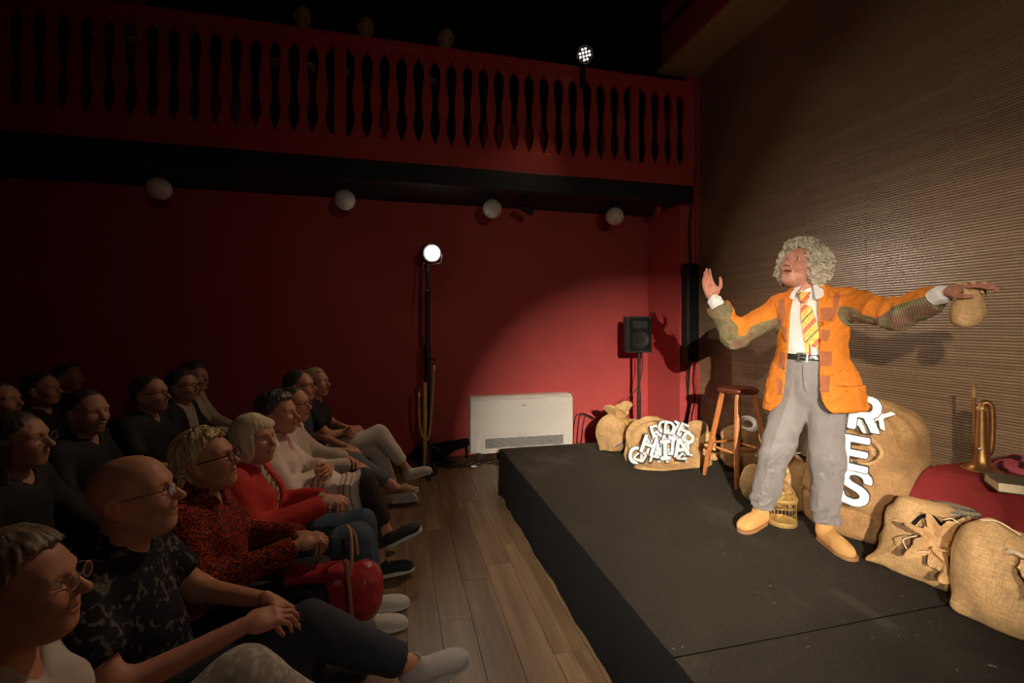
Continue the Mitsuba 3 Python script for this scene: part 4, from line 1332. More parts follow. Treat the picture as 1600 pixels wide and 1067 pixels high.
def shoe(person, ankle, toe, up=(0, 0, 1), L=.275, color=(.6, .58, .54), sole=(.62, .60, .56), kind='sneaker', h=.006, sole_t=.026, label=None):
    """A shoe as a part (with its sole and laces): ankle joint, direction of the toes."""
    F = frame((0, 0, 0), toe, up)
    F[:3, 3] = np.array(ankle) - F[:3, :3] @ np.array([.055, 0, .088])
    k = L / .275

    def f(P):
        P = P / k
        d = ell(P, (.052, 0, .050), (.053, .036, .056))
        d = smin(d, ell(P, (.135, 0, .038), (.105, .043, .044)), .03)
        d = smin(d, ell(P, (.212, 0, .030), (.058, .041, .031)), .03)
        if kind in ('sneaker', 'shoe'):
            d = smin(d, cone(P, (.050, 0, .06), (.048, 0, .098), .040, .039), .02)
            d = smax(d, -cone(P, (.046, 0, .085), (.044, 0, .15), .030, .042), .008)
        if kind == 'pump':
            d = smax(d, -cone(P, (.07, 0, .092), (.17, 0, .095), .040, .032), .01)
        if kind == 'sandal':
            d = np.maximum(d, P[:, 2] - .034)
            d = np.minimum(d, np.maximum(smin(ell(P, (.135, 0, .038), (.107, .046, .048)), ell(P, (.05, 0, .06), (.056, .040, .06)), .02), np.minimum(np.abs(P[:, 0] - .165) - .028, np.abs(P[:, 2] - .075 + .2 * (P[:, 0] - .05)) - .010)))
        return np.maximum(d, sole_t * .6 - P[:, 2]) * k
    m = sdf_mesh(f, np.array([-.02, -.06, 0]) * k, np.array([.30, .06, .13]) * k, h)
    u = paint(person, 'shoe', xf(m, F), color, 'm_gloss' if kind == 'pump' else 'm_vc', label=label)
    foot = sg.MultiPoint([(0.048, 0)]).buffer(.036).union(sg.Point(.195, .004).buffer(.0455)).union(sg.Point(.232, .006).buffer(.0385)).convex_hull
    foot = foot.intersection(foot)
    sm = extrude(affinity.scale(foot.buffer(.002), k, k, origin=(0, 0)), sole_t)
    key = u
    paint(key, 'sole', xf(sm, F), sole, smooth=35)
    if kind == 'sneaker':
        la = []
        for i in range(5):
            x = .10 + .020 * i; z = .084 - .0088 * i
            la.append(tube(np.array([[x, -.022, z - .008], [x + .004, 0, z + .003], [x, .022, z - .008]]) * k, .0032, 6))
        paint(key, 'laces', xf(cat(*la), F), np.array(sole) * .9)
    return key


def hair_sdf(L, style, p):
    """Hair as a volume around the head of head_sdf."""
    S = np.stack([L[:, 0], np.abs(L[:, 1]), L[:, 2]], 1)
    v = p.get('volume', 0.0)
    d = ell(L, (-.022, 0, .042 + v * .4), (.106 + v, .086 + v, .096 + v))
    th = np.arctan2(L[:, 1], L[:, 0] + .03)
    if style == 'short':
        d = smin(d, ell(L, (-.062, 0, -.012), (.050 + v, .068 + v * .7, .062)), .03)
        face = np.maximum(.038 - L[:, 0] + .55 * (L[:, 2] - .085), L[:, 2] - .098)
        side = np.maximum(np.maximum(-.030 - L[:, 0], L[:, 2] - .024), -1)
        d = smax(d, -np.minimum(face, np.maximum(side, .060 - S[:, 1])), .012)
    elif style == 'man':
        d = smin(d, ell(L, (-.060, 0, -.010), (.044, .064, .060)), .03)
        face = np.maximum(.036 - L[:, 0] + .65 * (L[:, 2] - .085), L[:, 2] - .105)
        side = np.maximum(-.024 - L[:, 0], L[:, 2] - .030)
        d = smax(d, -np.minimum(face, side), .010)
        d = np.maximum(d, -.060 - L[:, 2])
    elif style == 'fringe':
        d = smin(d, ell(L, (-.06, 0, -.015), (.058 + v, .074 + v, .075)), .03)
        d = smin(d, ell(S, (.0, .076 + v * .5, .002), (.052, .020, .062)), .02)
        d = smin(d, ell(L, (.056, .012, .076), (.036, .056, .026)), .02)
        d = smax(d, -rbox(L, (.125, 0, -.02), (.060, .12, .066), .02), .012)
        d = smax(d, -rbox(S, (.06, .02, -.05), (.042, .085, .075), .03), .012)
    elif style == 'bob':
        d = smin(d, ell(L, (-.055, 0, -.03), (.062 + v, .080 + v, .085)), .03)
        d = smin(d, ell(S, (.004, .074 + v * .6, -.022), (.062, .024, .085)), .02)
        d = smin(d, ell(L, (.054, .018, .074), (.040, .058, .032)), .02)
        d = smax(d, -rbox(L, (.135, 0, -.03), (.062, .12, .080), .02), .012)
        d = smax(d, -rbox(S, (.075, .0, -.03), (.042, .056, .075), .03), .012)
    elif style == 'long':
        d = smin(d, ell(L, (-.055, 0, -.06), (.062 + v, .084 + v, .12)), .03)
        d = smin(d, cone(S, (-.01, .076, .0), (-.02, .082, -.16), .026, .030), .03)
        d = smax(d, -rbox(S, (.090, .0, -.03), (.062, .060, .085), .03), .014)
        face = np.maximum(.060 - L[:, 0], L[:, 2] - .080)
        d = smax(d, -np.maximum(face, S[:, 1] - .055), .01)
    elif style == 'tail':
        d = smin(d, ell(L, (-.06, 0, -.005), (.052, .070, .070)), .03)
        d = smin(d, cone(L, (-.115, .0, .0), (-.13, -.01, -.14), .026, .018), .03)
        face = np.maximum(.034 - L[:, 0] + .5 * (L[:, 2] - .085), L[:, 2] - .100)
        side = np.maximum(-.028 - L[:, 0], L[:, 2] - .020)
        d = smax(d, -np.minimum(face, side), .012)
    elif style == 'rim':
        d = ell(L, (-.0165, 0, .037), (.0968, .0768, .0868))
        d = smax(d, L[:, 2] - .006 + .25 * L[:, 0], .004)
        d = smax(d, L[:, 0] - .012, .006)
        d = smin(d, 9.0 * np.ones(len(L)), .001)
        d = np.maximum(d, -.045 - L[:, 2])
    a = p.get('strand', .006)
    w = np.stack([th * 3.2 * p.get('fine', 1.0), L[:, 2] * 9, np.hypot(L[:, 0], L[:, 1]) * 10], 1)
    d = d + a * 1.5 * (meshkit.fbm(w * np.array([4, 1.3, 2.5]) + 11, 3, p.get('seed', 1)) - .5)
    if p.get('wave'):
        d = d + p['wave'] * (meshkit.fbm(L * 48 + 5, 2, 7) - .5)
    return d


def hair_color(L, c0, c1, p):
    th = np.arctan2(L[:, 1], L[:, 0] + .03)
    w = np.stack([th * 26 * p.get('fine', 1.0), L[:, 2] * 14, np.hypot(L[:, 0], L[:, 1]) * 30], 1)
    t = np.clip((meshkit.fbm(w, 3, 3) - .3) / .4, 0, 1)[:, None]
    return np.array(c0) * (1 - t) + np.array(c1) * t


def add_head(key, hc, R, p, h):
    """Eyes, brows, hair, glasses as parts; returns the head's mesh and colours for the body."""
    s = p.get('size', 1.0)
    nd = R.T @ (np.array(p['neck']) - hc) / s                      # foot of the neck in the head's frame

    def f(L):
        d = head_sdf(L, p)
        return smin(d, cone(L, (-.022, 0, -.045), nd, .054 * p.get('neckw', 1.0), .058 * p.get('neckw', 1.0)), .03)
    lo = np.minimum([-.14, -.115, -.15], nd - .07); hi = np.maximum([.145, .115, .15], nd + .07)
    m = sdf_mesh(f, lo, hi, h)
    col = head_color(m.vertices, p['skin'], p)
    to = lambda v: (v * s) @ R.T + hc
    m.vertices = to(m.vertices)
    if h < .0075:
        for q in (1, -1):
            e = trimesh.creation.icosphere(3, .0128); v = e.vertices.copy()
            g = unit([1, p.get('look', 0) * 1.0, p.get('lookup', .0)])
            a = np.arccos(np.clip(unit_rows(v) @ g, -1, 1))
            ec = np.where((a < .24)[:, None], np.array([.01, .01, .01]), np.where((a < .48)[:, None], np.array(p.get('iris', (.10, .12, .12))), np.array([.60, .56, .52])))
            e.vertices = to(v + [.0755, .0315 * q, .010])
            paint(key, 'eye', e, ec, 'm_gloss')
        if p.get('brow') is not None:
            for q in (1, -1):
                b = tube(spline([[.091, .010 * q, .032], [.090, .024 * q, .039], [.080, .040 * q, .037], [.070, .050 * q, .029]], 12), [.0022, .0034, .0036, .0036, .0036, .0035, .0034, .003, .003, .0026, .002, .001], 6)
                b.vertices = to(b.vertices)
                paint(key, 'eyebrow', b, p['brow'], 'm_hair')
    if p.get('hair'):
        hm = sdf_mesh(lambda L: hair_sdf(L, p['hair'], p), (-.20, -.15, -.24), (.15, .15, .20), max(.0045, h * .95))
        hcol = hair_color(hm.vertices, p['hc0'], p['hc1'], p)
        hm.vertices = to(hm.vertices)
        paint(key, 'hair', hm, hcol, 'm_hair')
    if p.get('glasses') is not None:
        gk = None
        col_g = p['glasses']; rr = p.get('rim', .0016)
        rim = []
        for q in (1, -1):
            a = np.arange(28) * 2 * math.pi / 28
            ring = np.stack([.113 - .010 * np.abs(np.cos(a)) * 0 - .12 * (.032 + .022 * np.cos(a)) ** 1 * .4, q * (.033 + .0235 * np.cos(a) * (1 + .0 * np.sin(a))), .006 + p.get('lens_h', .017) * np.sin(a)], 1)
            rim.append(tube(ring, rr, 6, True))
            rim.append(tube(spline([[.108, q * .056, .012], [.09, q * .070, .014], [.03, q * .079, .012], [-.015, q * .081, .008], [-.03, q * .080, -.012]], 14), rr * 1.1, 6))
            lens = trimesh.Trimesh(np.vstack([ring, ring.mean(0) + [.001, 0, 0]]), [[i, (i + 1) % 28, 28] for i in range(28)], process=False)
            lens.vertices = to(lens.vertices)
            ln = put(key, 'spectacle_lens', lens, 'm_lens' if not p.get('tint') else 'm_tint')
        rim.append(tube(spline([[.112, .010, .010], [.117, 0, .013], [.112, -.010, .010]], 8), rr, 6))
        g = cat(*rim); g.vertices = to(g.vertices)
        paint(key, 'spectacle_frame', g, col_g, 'm_gloss')
    return m, col


def unit_rows(v):
    return v / (np.linalg.norm(v, axis=1, keepdims=True) + 1e-12)


scene['m_tint'] = {'type': 'blendbsdf', 'weight': .5, 'a': {'type': 'thindielectric'}, 'b': {'type': 'twosided', 'bsdf': {'type': 'principled', 'base_color': rgb(.05, .02, .03), 'roughness': .2, 'specular': .5}}}


def sitter(label, o, p):
    """A seated (or standing) person whose hips are over the point o on the floor; everything in metres relative to o, facing +x.
    p: pose and clothes."""
    key = thing('person', label, 'person', p.get('group'))
    o = np.array([o[0], o[1], o[2] if len(o) > 2 else 0.0])
    h, hh = p.get('h', .013), p.get('hh', .006)
    w = lambda q: np.array(q, float) + o
    J = {'pel': w(p.get('pel', (0, 0, .545))), 'ch': w(p['ch']), 'nk': w(p['nk']), 'wide': p.get('wide', 1.0), 'belly': p.get('belly', 0), 'bust': p.get('bust', False)}
    J['R'] = torso_axes(J['pel'], J['ch'], math.radians(p.get('turn', 0)))
    R = J['R']; f, l, u = R[:, 0], R[:, 1], R[:, 2]
    sw = p.get('shw', .175)
    J['sh'] = [J['ch'] + l * sw * q + u * .115 - f * .01 for q in (1, -1)]
    el, wr = [w(q) for q in p['el']], [w(q) for q in p['wr']]
    hip = [J['pel'] + l * .088 * q - u * .02 + f * .02 for q in (1, -1)]
    kn, an = [w(q) for q in p['kn']], [w(q) for q in p['an']]
    toe = [unit(q) for q in p.get('toe', [(1, .1, 0), (1, -.1, 0)])]
    hc = w(p['head']); HR = rot(*p.get('look_at', (0, 0, 0)))
    hp = {**p['face'], 'neck': J['nk'] - u * .03}
    skin = p['face']['skin']
    hm, hcol = add_head(key, hc, HR, hp, hh)
    # body below the neck: one skin
    sleeve, arm_r = p.get('sleeve', 'long'), p.get('arm_r', (.050, .041, .0265))

    def body(P):
        d = torso_d(P, J)
        for i in (0, 1):
            d = smin(d, arm_d(P, J['sh'][i], el[i], wr[i], 0, arm_r), .04)
            d = smin(d, leg_d(P, hip[i], kn[i], an[i]), .05)
            d = smin(d, cone(P, an[i] - [0, 0, .03], an[i] - [0, 0, .045] + toe[i] * .12, .030, .022), .03)
        return d
    lo, hi = bounds([J['pel'], J['ch'], J['nk'], *el, *wr, *kn, *an, *J['sh'], an[0] + toe[0] * .13, an[1] + toe[1] * .13], .15)
    hb = p.get('hb', h)
    bm = sdf_mesh(body, lo, hi, hb)
    parts, cols = [hm, bm], [hcol, np.tile(np.array(skin, float), (len(bm.vertices), 1))]
    for i, side in ((0, -1), (1, 1)):
        hd = p['hands'][i]
        m = hand_mesh(wr[i], hd[0], hd[1], side, hd[2], p.get('hd', .0055), **(hd[3] if len(hd) > 3 else {}))
        parts.append(m); cols.append(np.array(skin, float) * (1 + .15 * fbm(m.vertices, 60, 2)[:, None]))
    full = trimesh.util.concatenate(parts)
    put(key, 'body', full, 'm_skin', True, color=np.clip(np.vstack(cols), 0, 1))
    # clothes
    t = p.get('top_t', .012)
    fold = p.get('fold', .016)
    ends = []
    for i in (0, 1):
        if sleeve == 'long':
            a, b = el[i], wr[i]; e = b - unit(b - a) * .018
        elif sleeve == 'three':
            a, b = el[i], wr[i]; e = a + (b - a) * .45
        else:
            a, b = J['sh'][i], el[i]; e = a + (b - a) * (.72 if sleeve == 'short' else .15)
        ends.append((e, unit(b - a)))

    def sleeves(P, tt):
        d = None
        for i in (0, 1):
            r = (.054, .046, .034 if sleeve == 'long' else .04)
            if sleeve in ('long', 'three'):
                a = arm_d(P, J['sh'][i], el[i], wr[i], tt, r)
            else:
                a = cone(P, J['sh'][i], el[i], .056 + tt, .050 + tt * 1.6)
            a = smax(a, (P - ends[i][0]) @ ends[i][1], .006)
            d = a if d is None else np.minimum(d, a)
        return d

    nkc = J['nk']
    vdepth = p.get('vneck', .03)

    def neck_hole(P):
        d = ell(P, nkc + u * .015 + f * .01, (.066, .064, .05), R)
        return smin(d, cone(P, nkc + f * .045 - u * .005, nkc + f * .10 - u * (.02 + vdepth), .040, .012), .02)

    hem = J['pel'] - u * p.get('hem', .06)

    def top(P, tt=t):
        d = smin(torso_d(P, J, tt), sleeves(P, tt * .9), .045)
        d = smax(d, -neck_hole(P), .016)
        d = smax(d, (hem - P) @ u, .01)
        fq = fbm(P + .3 * fbm(P, 5, 8)[:, None], p.get('foldf', 9), p.get('seed', 1))
        return d + fold * fq + fold * .4 * fbm(P, 26, 3)
    lo, hi = bounds([J['pel'], J['ch'], *J['sh'], *[e[0] for e in ends], *el], .19)
    tm = sdf_mesh(top, lo, hi, p.get('ht', h))
    tc = p['top']
    if isinstance(tc, str):
        put(key, p.get('top_name', 'shirt'), tm, tc, True)
    else:
        paint(key, p.get('top_name', 'shirt'), tm, tc(tm.vertices - o) if callable(tc) else np.array(tc, float))
    if p.get('jacket') is not None:
        jw = p.get('open', .06)

        def jacket(P):
            d = smin(torso_d(P, J, t + .014), sleeves(P, t + .012), .05)
            q = P - J['pel']; a, b, c = q @ f, q @ l, q @ u
            wdg = np.maximum(np.abs(b) - (jw + .045 * np.clip((c - .15) / .35, 0, 1)), .02 - a)
            d = smax(d, -wdg, .010)
            d = smax(d, -ell(P, nkc + u * .02 + f * .0, (.074, .070, .06), R), .01)
            d = smax(d, (hem - .03 * u - P) @ u, .01)
            return d + fold * fbm(P, 8, 4) + fold * .4 * fbm(P, 24, 3)
        jm = sdf_mesh(jacket, lo - .02, hi + .02, p.get('ht', h))
        jc = p['jacket']
        paint(key, 'jacket', jm, jc(jm.vertices - o) if callable(jc) else np.array(jc, float))
    tl = p.get('leg_end', .90)
    lt = p.get('leg_t', .012)
    lends = [(kn[i] + (an[i] - kn[i]) * tl, unit(an[i] - kn[i])) for i in (0, 1)]

    def pants(P):
        d = ell(P, J['pel'] + u * .0, (.128 + lt, .176 + lt, .125 + lt), R)
        for i in (0, 1):
            a = leg_d(P, hip[i], kn[i], an[i], lt, (.090, .062, p.get('cuff', .046)))
            d = smin(d, smax(a, (P - lends[i][0]) @ lends[i][1], .006), .035)
        q = P - J['pel']
        d = smax(d, q @ u - .10 - 3 * np.maximum(q @ f - .10, 0), .01)
        return d + .014 * fbm(P, 9, 6) + .007 * fbm(P * np.array([1, 1, 1]), 24, 9)
    lo, hi = bounds([J['pel'], *kn, *an, *hip], .15)
    pm = sdf_mesh(pants, lo, hi, p.get('hp', h))
    pc = p.get('legs', (.05, .05, .06))
    paint(key, 'trousers', pm, pc(pm.vertices - o) if callable(pc) else np.array(pc, float))
    sh = p.get('shoe')
    if sh is not None:
        for i in (0, 1):
            upv = p.get('shoe_up', [(0, 0, 1), (0, 0, 1)])[i]
            shoe(key, an[i], toe[i], upv, **sh)
    return key, J, R


def chair(o, label):
    """A plain stacking chair with an olive fabric back, facing +x."""
    k = thing('audience_chair', label, 'chair', 'chairs of the audience')
    x, y = o
    B = lambda a, b, r: box([x + a[0], y + a[1], a[2]], [x + b[0], y + b[1], b[2]], r)
    paint(k, 'seat', B((-.21, -.205, .405), (.215, .205, .445), .012), (.12, .11, .035), smooth=False)
    b = B((-.02, -.20, 0), (.012, .20, .36), .012)
    b.apply_transform(frame([0, 0, 0], [1, 0, .16], [0, 0, 1]) if False else np.eye(4))
    v = b.vertices; v -= [x, y, 0]; v[:, 0] -= .16 * v[:, 2]; v += [x - .245, y, .52]
    b.vertices = v
    paint(k, 'backrest', b, (.12, .11, .035), smooth=False)
    for sx, sy in ((.19, .19), (.19, -.19)):
        put(k, 'leg', tube([[x + sx, y + sy, .41], [x + sx + .02, y + sy, 0]], .011), 'm_blackmetal', smooth=True)
    for sy in (.205, -.205):
        put(k, 'leg', tube([[x - .30, y + sy, .86], [x - .245, y + sy, .52], [x - .20, y + sy, .41], [x - .25, y + sy, 0]], .011), 'm_blackmetal', smooth=True)
    return k
# ------------------------------------------------------------------ the performer
def drape(fn, poly, pel, R, off, thick, step=.010, start=.45):
    """A patch of cloth: polygon in (left, up) coordinates of the torso laid on the surface fn = 0 from the front."""
    v2, f2 = trimesh.creation.triangulate_polygon(poly, engine='earcut')
    v3, f3 = trimesh.remesh.subdivide_to_size(np.c_[v2, np.zeros(len(v2))], f2, step)
    v3 = np.round(v3, 6)
    uq, inv = np.unique(v3, axis=0, return_inverse=True); inv = inv.ravel()
    f3 = inv[f3]; b, c = uq[:, 0], uq[:, 1]
    f, l, u = R[:, 0], R[:, 1], R[:, 2]
    P = pel + b[:, None] * l + c[:, None] * u + start * f
    for _ in range(60):
        d = fn(P)
        P = P - f * np.clip(d * .8, -.03, .05)[:, None]
    front, back = P + f * (off + thick), P + f * (off - .003)
    n = len(P)
    e = np.sort(np.vstack([f3[:, [0, 1]], f3[:, [1, 2]], f3[:, [2, 0]]]), 1)
    m0 = trimesh.Trimesh(uq, f3, process=False)
    if m0.face_normals[:, 2].mean() < 0:
        f3 = f3[:, ::-1]
    # walls along the outline
    ed = np.vstack([f3[:, [0, 1]], f3[:, [1, 2]], f3[:, [2, 0]]])
    es = np.sort(ed, 1)
    _, first, cnt = np.unique(es, axis=0, return_index=True, return_counts=True)
    be = ed[first[cnt == 1]]
    w = np.vstack([np.c_[be[:, 0], be[:, 0] + n, be[:, 1] + n], np.c_[be[:, 0], be[:, 1] + n, be[:, 1]]])
    # local axes are (left, up, out): right-handed as seen from the front needs a flip
    mesh = trimesh.Trimesh(np.vstack([front, back]), np.vstack([f3, f3[:, ::-1] + n, w]), process=False)
    return mesh, np.r_[b, b], np.r_[c, c]


def performer():
    key = thing('person', 'performer with curly grey hair in an orange jacket, arms spread wide on the stage', 'person')
    skin = np.array([.41, .19, .13])
    pel, ch, nk = np.array([2.362, 2.232, 1.400]), np.array([2.367, 2.228, 1.682]), np.array([2.360, 2.234, 1.915])
    yaw = math.radians(213.4)
    J = {'pel': pel, 'ch': ch, 'nk': nk, 'wide': .94, 'belly': .25, 'R': torso_axes(pel, ch, yaw)}
    R = J['R']; f, l, u = R[:, 0], R[:, 1], R[:, 2]
    J['sh'] = [np.array([2.482, 2.104, 1.830]), np.array([2.268, 2.332, 1.808])]          # his left, his right
    el = [np.array([2.450, 1.819, 1.762]), np.array([2.063, 2.505, 1.643])]
    wr = [np.array([2.449, 1.587, 1.864]), np.array([1.935, 2.538, 1.885])]
    hip = [np.array([2.414, 2.178, 1.34]), np.array([2.312, 2.285, 1.335])]
    kn = [np.array([2.372, 2.128, .952]), np.array([2.222, 2.334, .958])]
    an = [np.array([2.405, 2.175, .553]), np.array([2.222, 2.462, .553])]
    toe = [unit([-.28, -.95, 0]), unit([-.93, -.34, 0])]
    hc = np.array([2.322, 2.252, 2.058])
    HR = rot(190, 18, -7)
    p = {'skin': skin, 'neck': nk - u * .05, 'size': 1.06, 'open': .40, 'smile': .15, 'jowl': True, 'nose': .95, 'eye': .0020, 'brow': (.30, .25, .19), 'iris': (.05, .05, .05), 'look': 0, 'lookup': .1, 'neckw': 1.08}
    hm, hcol = add_head(key, hc, HR, p, .0038)

    def body(P):
        d = torso_d(P, J)
        for i in (0, 1):
            d = smin(d, arm_d(P, J['sh'][i], el[i], wr[i]), .04)
            d = smin(d, leg_d(P, hip[i], kn[i], an[i]), .05)
            d = smin(d, cone(P, an[i] - [0, 0, .03], an[i] - [0, 0, .05] + toe[i] * .12, .030, .022), .03)
        return d
    lo, hi = bounds([pel, nk, *el, *wr, *kn, *an], .17)
    bm = sdf_mesh(body, lo, hi, .012)
    cR = [(.62, .40, .30, .28)]
    hl = hand_mesh(wr[0], unit([.05, -.95, .26]), unit([-.22, .12, 1]), -1, (.22, .30, .28, .20), .0042, spread=.7, thumb=.5, thumb_in=.55)
    hr = hand_mesh(wr[1], unit([-.055, .004, .13]), unit([.14, .96, .02]), 1, (.10, .14, .20, .28), .0042, spread=.25, thumb=.05, thumb_in=.10)
    full = trimesh.util.concatenate([hm, bm, hl, hr])
    col = [hcol] + [np.tile(skin, (len(bm.vertices), 1))] + [skin * (1 + .2 * fbm(m.vertices, 60, 2)[:, None]) * [1.03, .95, .95] for m in (hl, hr)]
    put(key, 'body', full, 'm_skin', True, color=np.clip(np.vstack(col), 0, 1))

    # wig: a cloud of curls
    r2 = np.random.default_rng(11)
    sc = 1.06

    def wig(L):
        d = ell(L, (-.030, -.012, .045), (.132, .132, .108))
        d = smin(d, ell(L, (-.085, 0, -.045), (.062, .098, .085)), .04)
        S = np.stack([L[:, 0], np.abs(L[:, 1]), L[:, 2]], 1)
        d = smin(d, ell(S, (-.022, .094, -.010), (.072, .046, .090)), .03)
        d = smin(d, ell(L, (.045, 0, .100), (.062, .085, .045)), .03)
        d = smax(d, -rbox(L, (.125, 0, -.045), (.085, .066, .115), .03), .02)
        d = smax(d, -ell(L, (.03, 0, -.13), (.10, .066, .09)), .02)
        return d
    base = sdf_mesh(lambda L: wig(L) + .034 * fbm(L, 20, 2) + .014 + .012 * fbm(L, 70, 4), (-.22, -.19, -.2), (.16, .19, .22), .0055)
    pts = sdf_mesh(lambda L: wig(L) + .034 * fbm(L, 20, 2), (-.22, -.19, -.2), (.16, .19, .22), .009)
    vn = pts.vertex_normals
    pick = r2.choice(len(pts.vertices), min(1500, len(pts.vertices)), replace=False)
    curls, ccol = [], []
    for i in pick:
        c = pts.vertices[i] - vn[i] * (.012 * r2.random())
        n = unit(vn[i] + .8 * (r2.random(3) - .5)); a = unit(np.cross(n, r2.random(3) - .5)); b = np.cross(n, a)
        rad = .005 + .007 * r2.random(); turns = .8 + 1.1 * r2.random()
        t = np.linspace(0, turns * 2 * math.pi, 11)
        q = c + rad * (np.cos(t)[:, None] * a + np.sin(t)[:, None] * (b * .75 + n * .65)) + n * (t / t[-1])[:, None] * (.010 * r2.random())
        m = tube(q, np.linspace(.0032, .0014, 11), 5, caps=False)
        curls.append(m); ccol.append(np.tile(np.array([.50, .45, .34]) * (.65 + .75 * r2.random()), (len(m.vertices), 1)))
    cm = trimesh.util.concatenate([base] + curls)
    cc = np.vstack([np.array([.36, .32, .24]) * (1 + .8 * fbm(base.vertices, 60, 3)[:, None])] + ccol)
    cm.vertices = (cm.vertices * sc) @ HR.T + hc
    paint(key, 'curly_hair', cm, np.clip(cc, 0, 1), 'm_hair')

    # shirt
    def creases(P, s, seed):
        n = fbm(P + .10 * fbm(P, 7, seed + 5)[:, None], s, seed)
        return -np.exp(-(n / .035) ** 2)

    def shirt(P):
        d = torso_d(P, J, .010)
        for i in (0, 1):
            d = smin(d, arm_d(P, J['sh'][i], el[i], wr[i], .004), .04)
        for i in (0, 1):
            ax = unit(wr[i] - el[i])
            d = smin(d, smax(cone(P, wr[i] - ax * .09, wr[i] - ax * .012, .037, .043), (P - (wr[i] - ax * .010)) @ ax, .004), .01)
        nk0 = ell(P, nk + u * .045 + f * .012, (.062, .060, .055), R)
        d = smax(d, -nk0, .008)
        d = np.maximum(d, (pel + u * .112 - P) @ u)
        return d + .0035 * creases(P, 9, 3) + .006 * fbm(P, 12, 4)
    lo, hi = bounds([pel, nk, *el, *wr], .16)
    sm = sdf_mesh(shirt, lo, hi, .0085)
    q = (sm.vertices - pel)
    paint(key, 'shirt', sm, (.64, .63, .61))
    # collar: two wings and a band
    band = []
    for i, a in enumerate(np.linspace(math.radians(22), math.radians(338), 50)):
        e = min(i, 49 - i) / 24.5
        dz = .030 + .018 * (e)
        down = .050 - .012 * e + (.030 * math.exp(-(e / .16) ** 2))
        r_in, r_out = .067, .071 + .030
        cdir = f * math.cos(a) + l * math.sin(a) * .98
        c0 = nk + f * .010 - u * .012
        band.append([c0 + cdir * .066 + u * (dz - .035), c0 + cdir * .068 + u * dz, c0 + cdir * .074 + u * (dz + .003), c0 + cdir * (.086 + .03 * math.exp(-(e / .2) ** 2)) + u * (dz - down * .5), c0 + cdir * (.099 + .045 * math.exp(-(e / .16) ** 2)) + u * (dz - down)])
    V = np.array(band).reshape(-1, 3); nn = 5
    ii, jj = np.meshgrid(np.arange(49), np.arange(nn - 1), indexing='ij')
    qd = np.stack([ii * nn + jj, (ii + 1) * nn + jj, (ii + 1) * nn + jj + 1, ii * nn + jj + 1], -1).reshape(-1, 4)
    a_ = trimesh.Trimesh(V, np.vstack([qd[:, [0, 1, 2]], qd[:, [0, 2, 3]]]), process=False)
    b_ = a_.copy(); b_.vertices = b_.vertices - a_.vertex_normals * .003; b_.invert()
    paint(key, 'collar', cat(a_, b_), (.64, .63, .61))

    # trousers
    lends = [(an[i] + unit(kn[i] - an[i]) * .035, unit(an[i] - kn[i])) for i in (0, 1)]

    def pants(P):
        d = smin(torso_d(P, J, .013), ell(P, pel + u * .0, (.130, .178, .135), R), .03)
        d = smin(d, ell(P, (pel + hip[0] + hip[1]) / 3 - u * .02, (.118, .165, .13), R), .05)
        for i in (0, 1):
            a = cone(P, hip[i], kn[i], .098, .082)
            a = smin(a, cone(P, kn[i], an[i], .080, .071), .05)
            fr = unit(toe[i] + f * .8); ax = unit(an[i] - hip[i]); fr = unit(fr - ax * np.dot(fr, ax)); sd = np.cross(ax, fr)
            q = P - kn[i]
            s_, fw = q @ sd, q @ fr
            a = a - .010 * np.exp(-(s_ / .014) ** 2) * (fw > .02)
            zk = q[:, 2]
            a = a + .007 * np.sin(zk * 46 + s_ * 70 * (1 if i else -1) + i * 2 + 9 * fbm(P, 7, 2)) * np.exp(-((zk + .02) / .13) ** 2) * (1 if i else .6) + .016 * fbm(P * np.array([1, 1, .8]), 9, 31)
            a = a + .009 * np.sin((P[:, 2] - an[i][2]) * 62 + s_ * 60 + 2 * i + 8 * fbm(P, 8, 6)) * np.exp(-((P[:, 2] - an[i][2] - .07) / .06) ** 2)
            a = smax(a, (P - lends[i][0]) @ lends[i][1], .006)
            d = smin(d, a, .030)
        d = smax(d, (P - (pel + u * .128)) @ u, .006)
        return d + .014 * fbm(P, 6, 6) + .004 * creases(P * np.array([1, 1, .6]), 8, 8)
    lo, hi = bounds([pel, *kn, *an, *hip], .16)
    pm = sdf_mesh(pants, lo, hi, .0085)
    paint(key, 'trousers', pm, np.array([.175, .160, .160]) * (1 + .12 * fbm(pm.vertices * np.array([1, 1, .05]), 300, 3)[:, None]))
    fly, _, _ = drape(pants, sg.LineString([(-.012, .100), (-.010, .02), (-.004, -.055), (.006, -.068)]).buffer(.0016), pel, R, .0, .0015, .02)
    paint(key, 'fly_seam', fly, (.08, .07, .07))

    # belt and buckle
    def belt(P):
        d = np.abs(pants_top(P) - .004) - .003
        return np.maximum(d, np.abs((P - (pel + u * .126)) @ u) - .017)

    def pants_top(P):
        return np.minimum(ell(P, pel, (.130, .178, .135), R), smin(torso_d(P, J, .014), ell(P, pel, (.130, .178, .135), R), .03))
    lo, hi = bounds([pel + u * .126], .24)
    lo[2], hi[2] = pel[2] + .09, pel[2] + .17
    paint(key, 'belt', sdf_mesh(belt, lo, hi, .0045), (.018, .018, .016), 'm_gloss')
    bk = sg.box(-.036, .100, .012, .150).buffer(.003).difference(sg.box(-.029, .107, .005, .143))
    bkm, _, _ = drape(lambda P: pants_top(P) - .008, bk, pel, R, .001, .004, .02)
    put(key, 'buckle', bkm, 'm_silver', smooth=35)
    pr, _, _ = drape(lambda P: pants_top(P) - .008, sg.box(-.034, .1225, .004, .1275), pel, R, .002, .003, .02)
    put(key, 'buckle_prong', pr, 'm_silver', smooth=35)

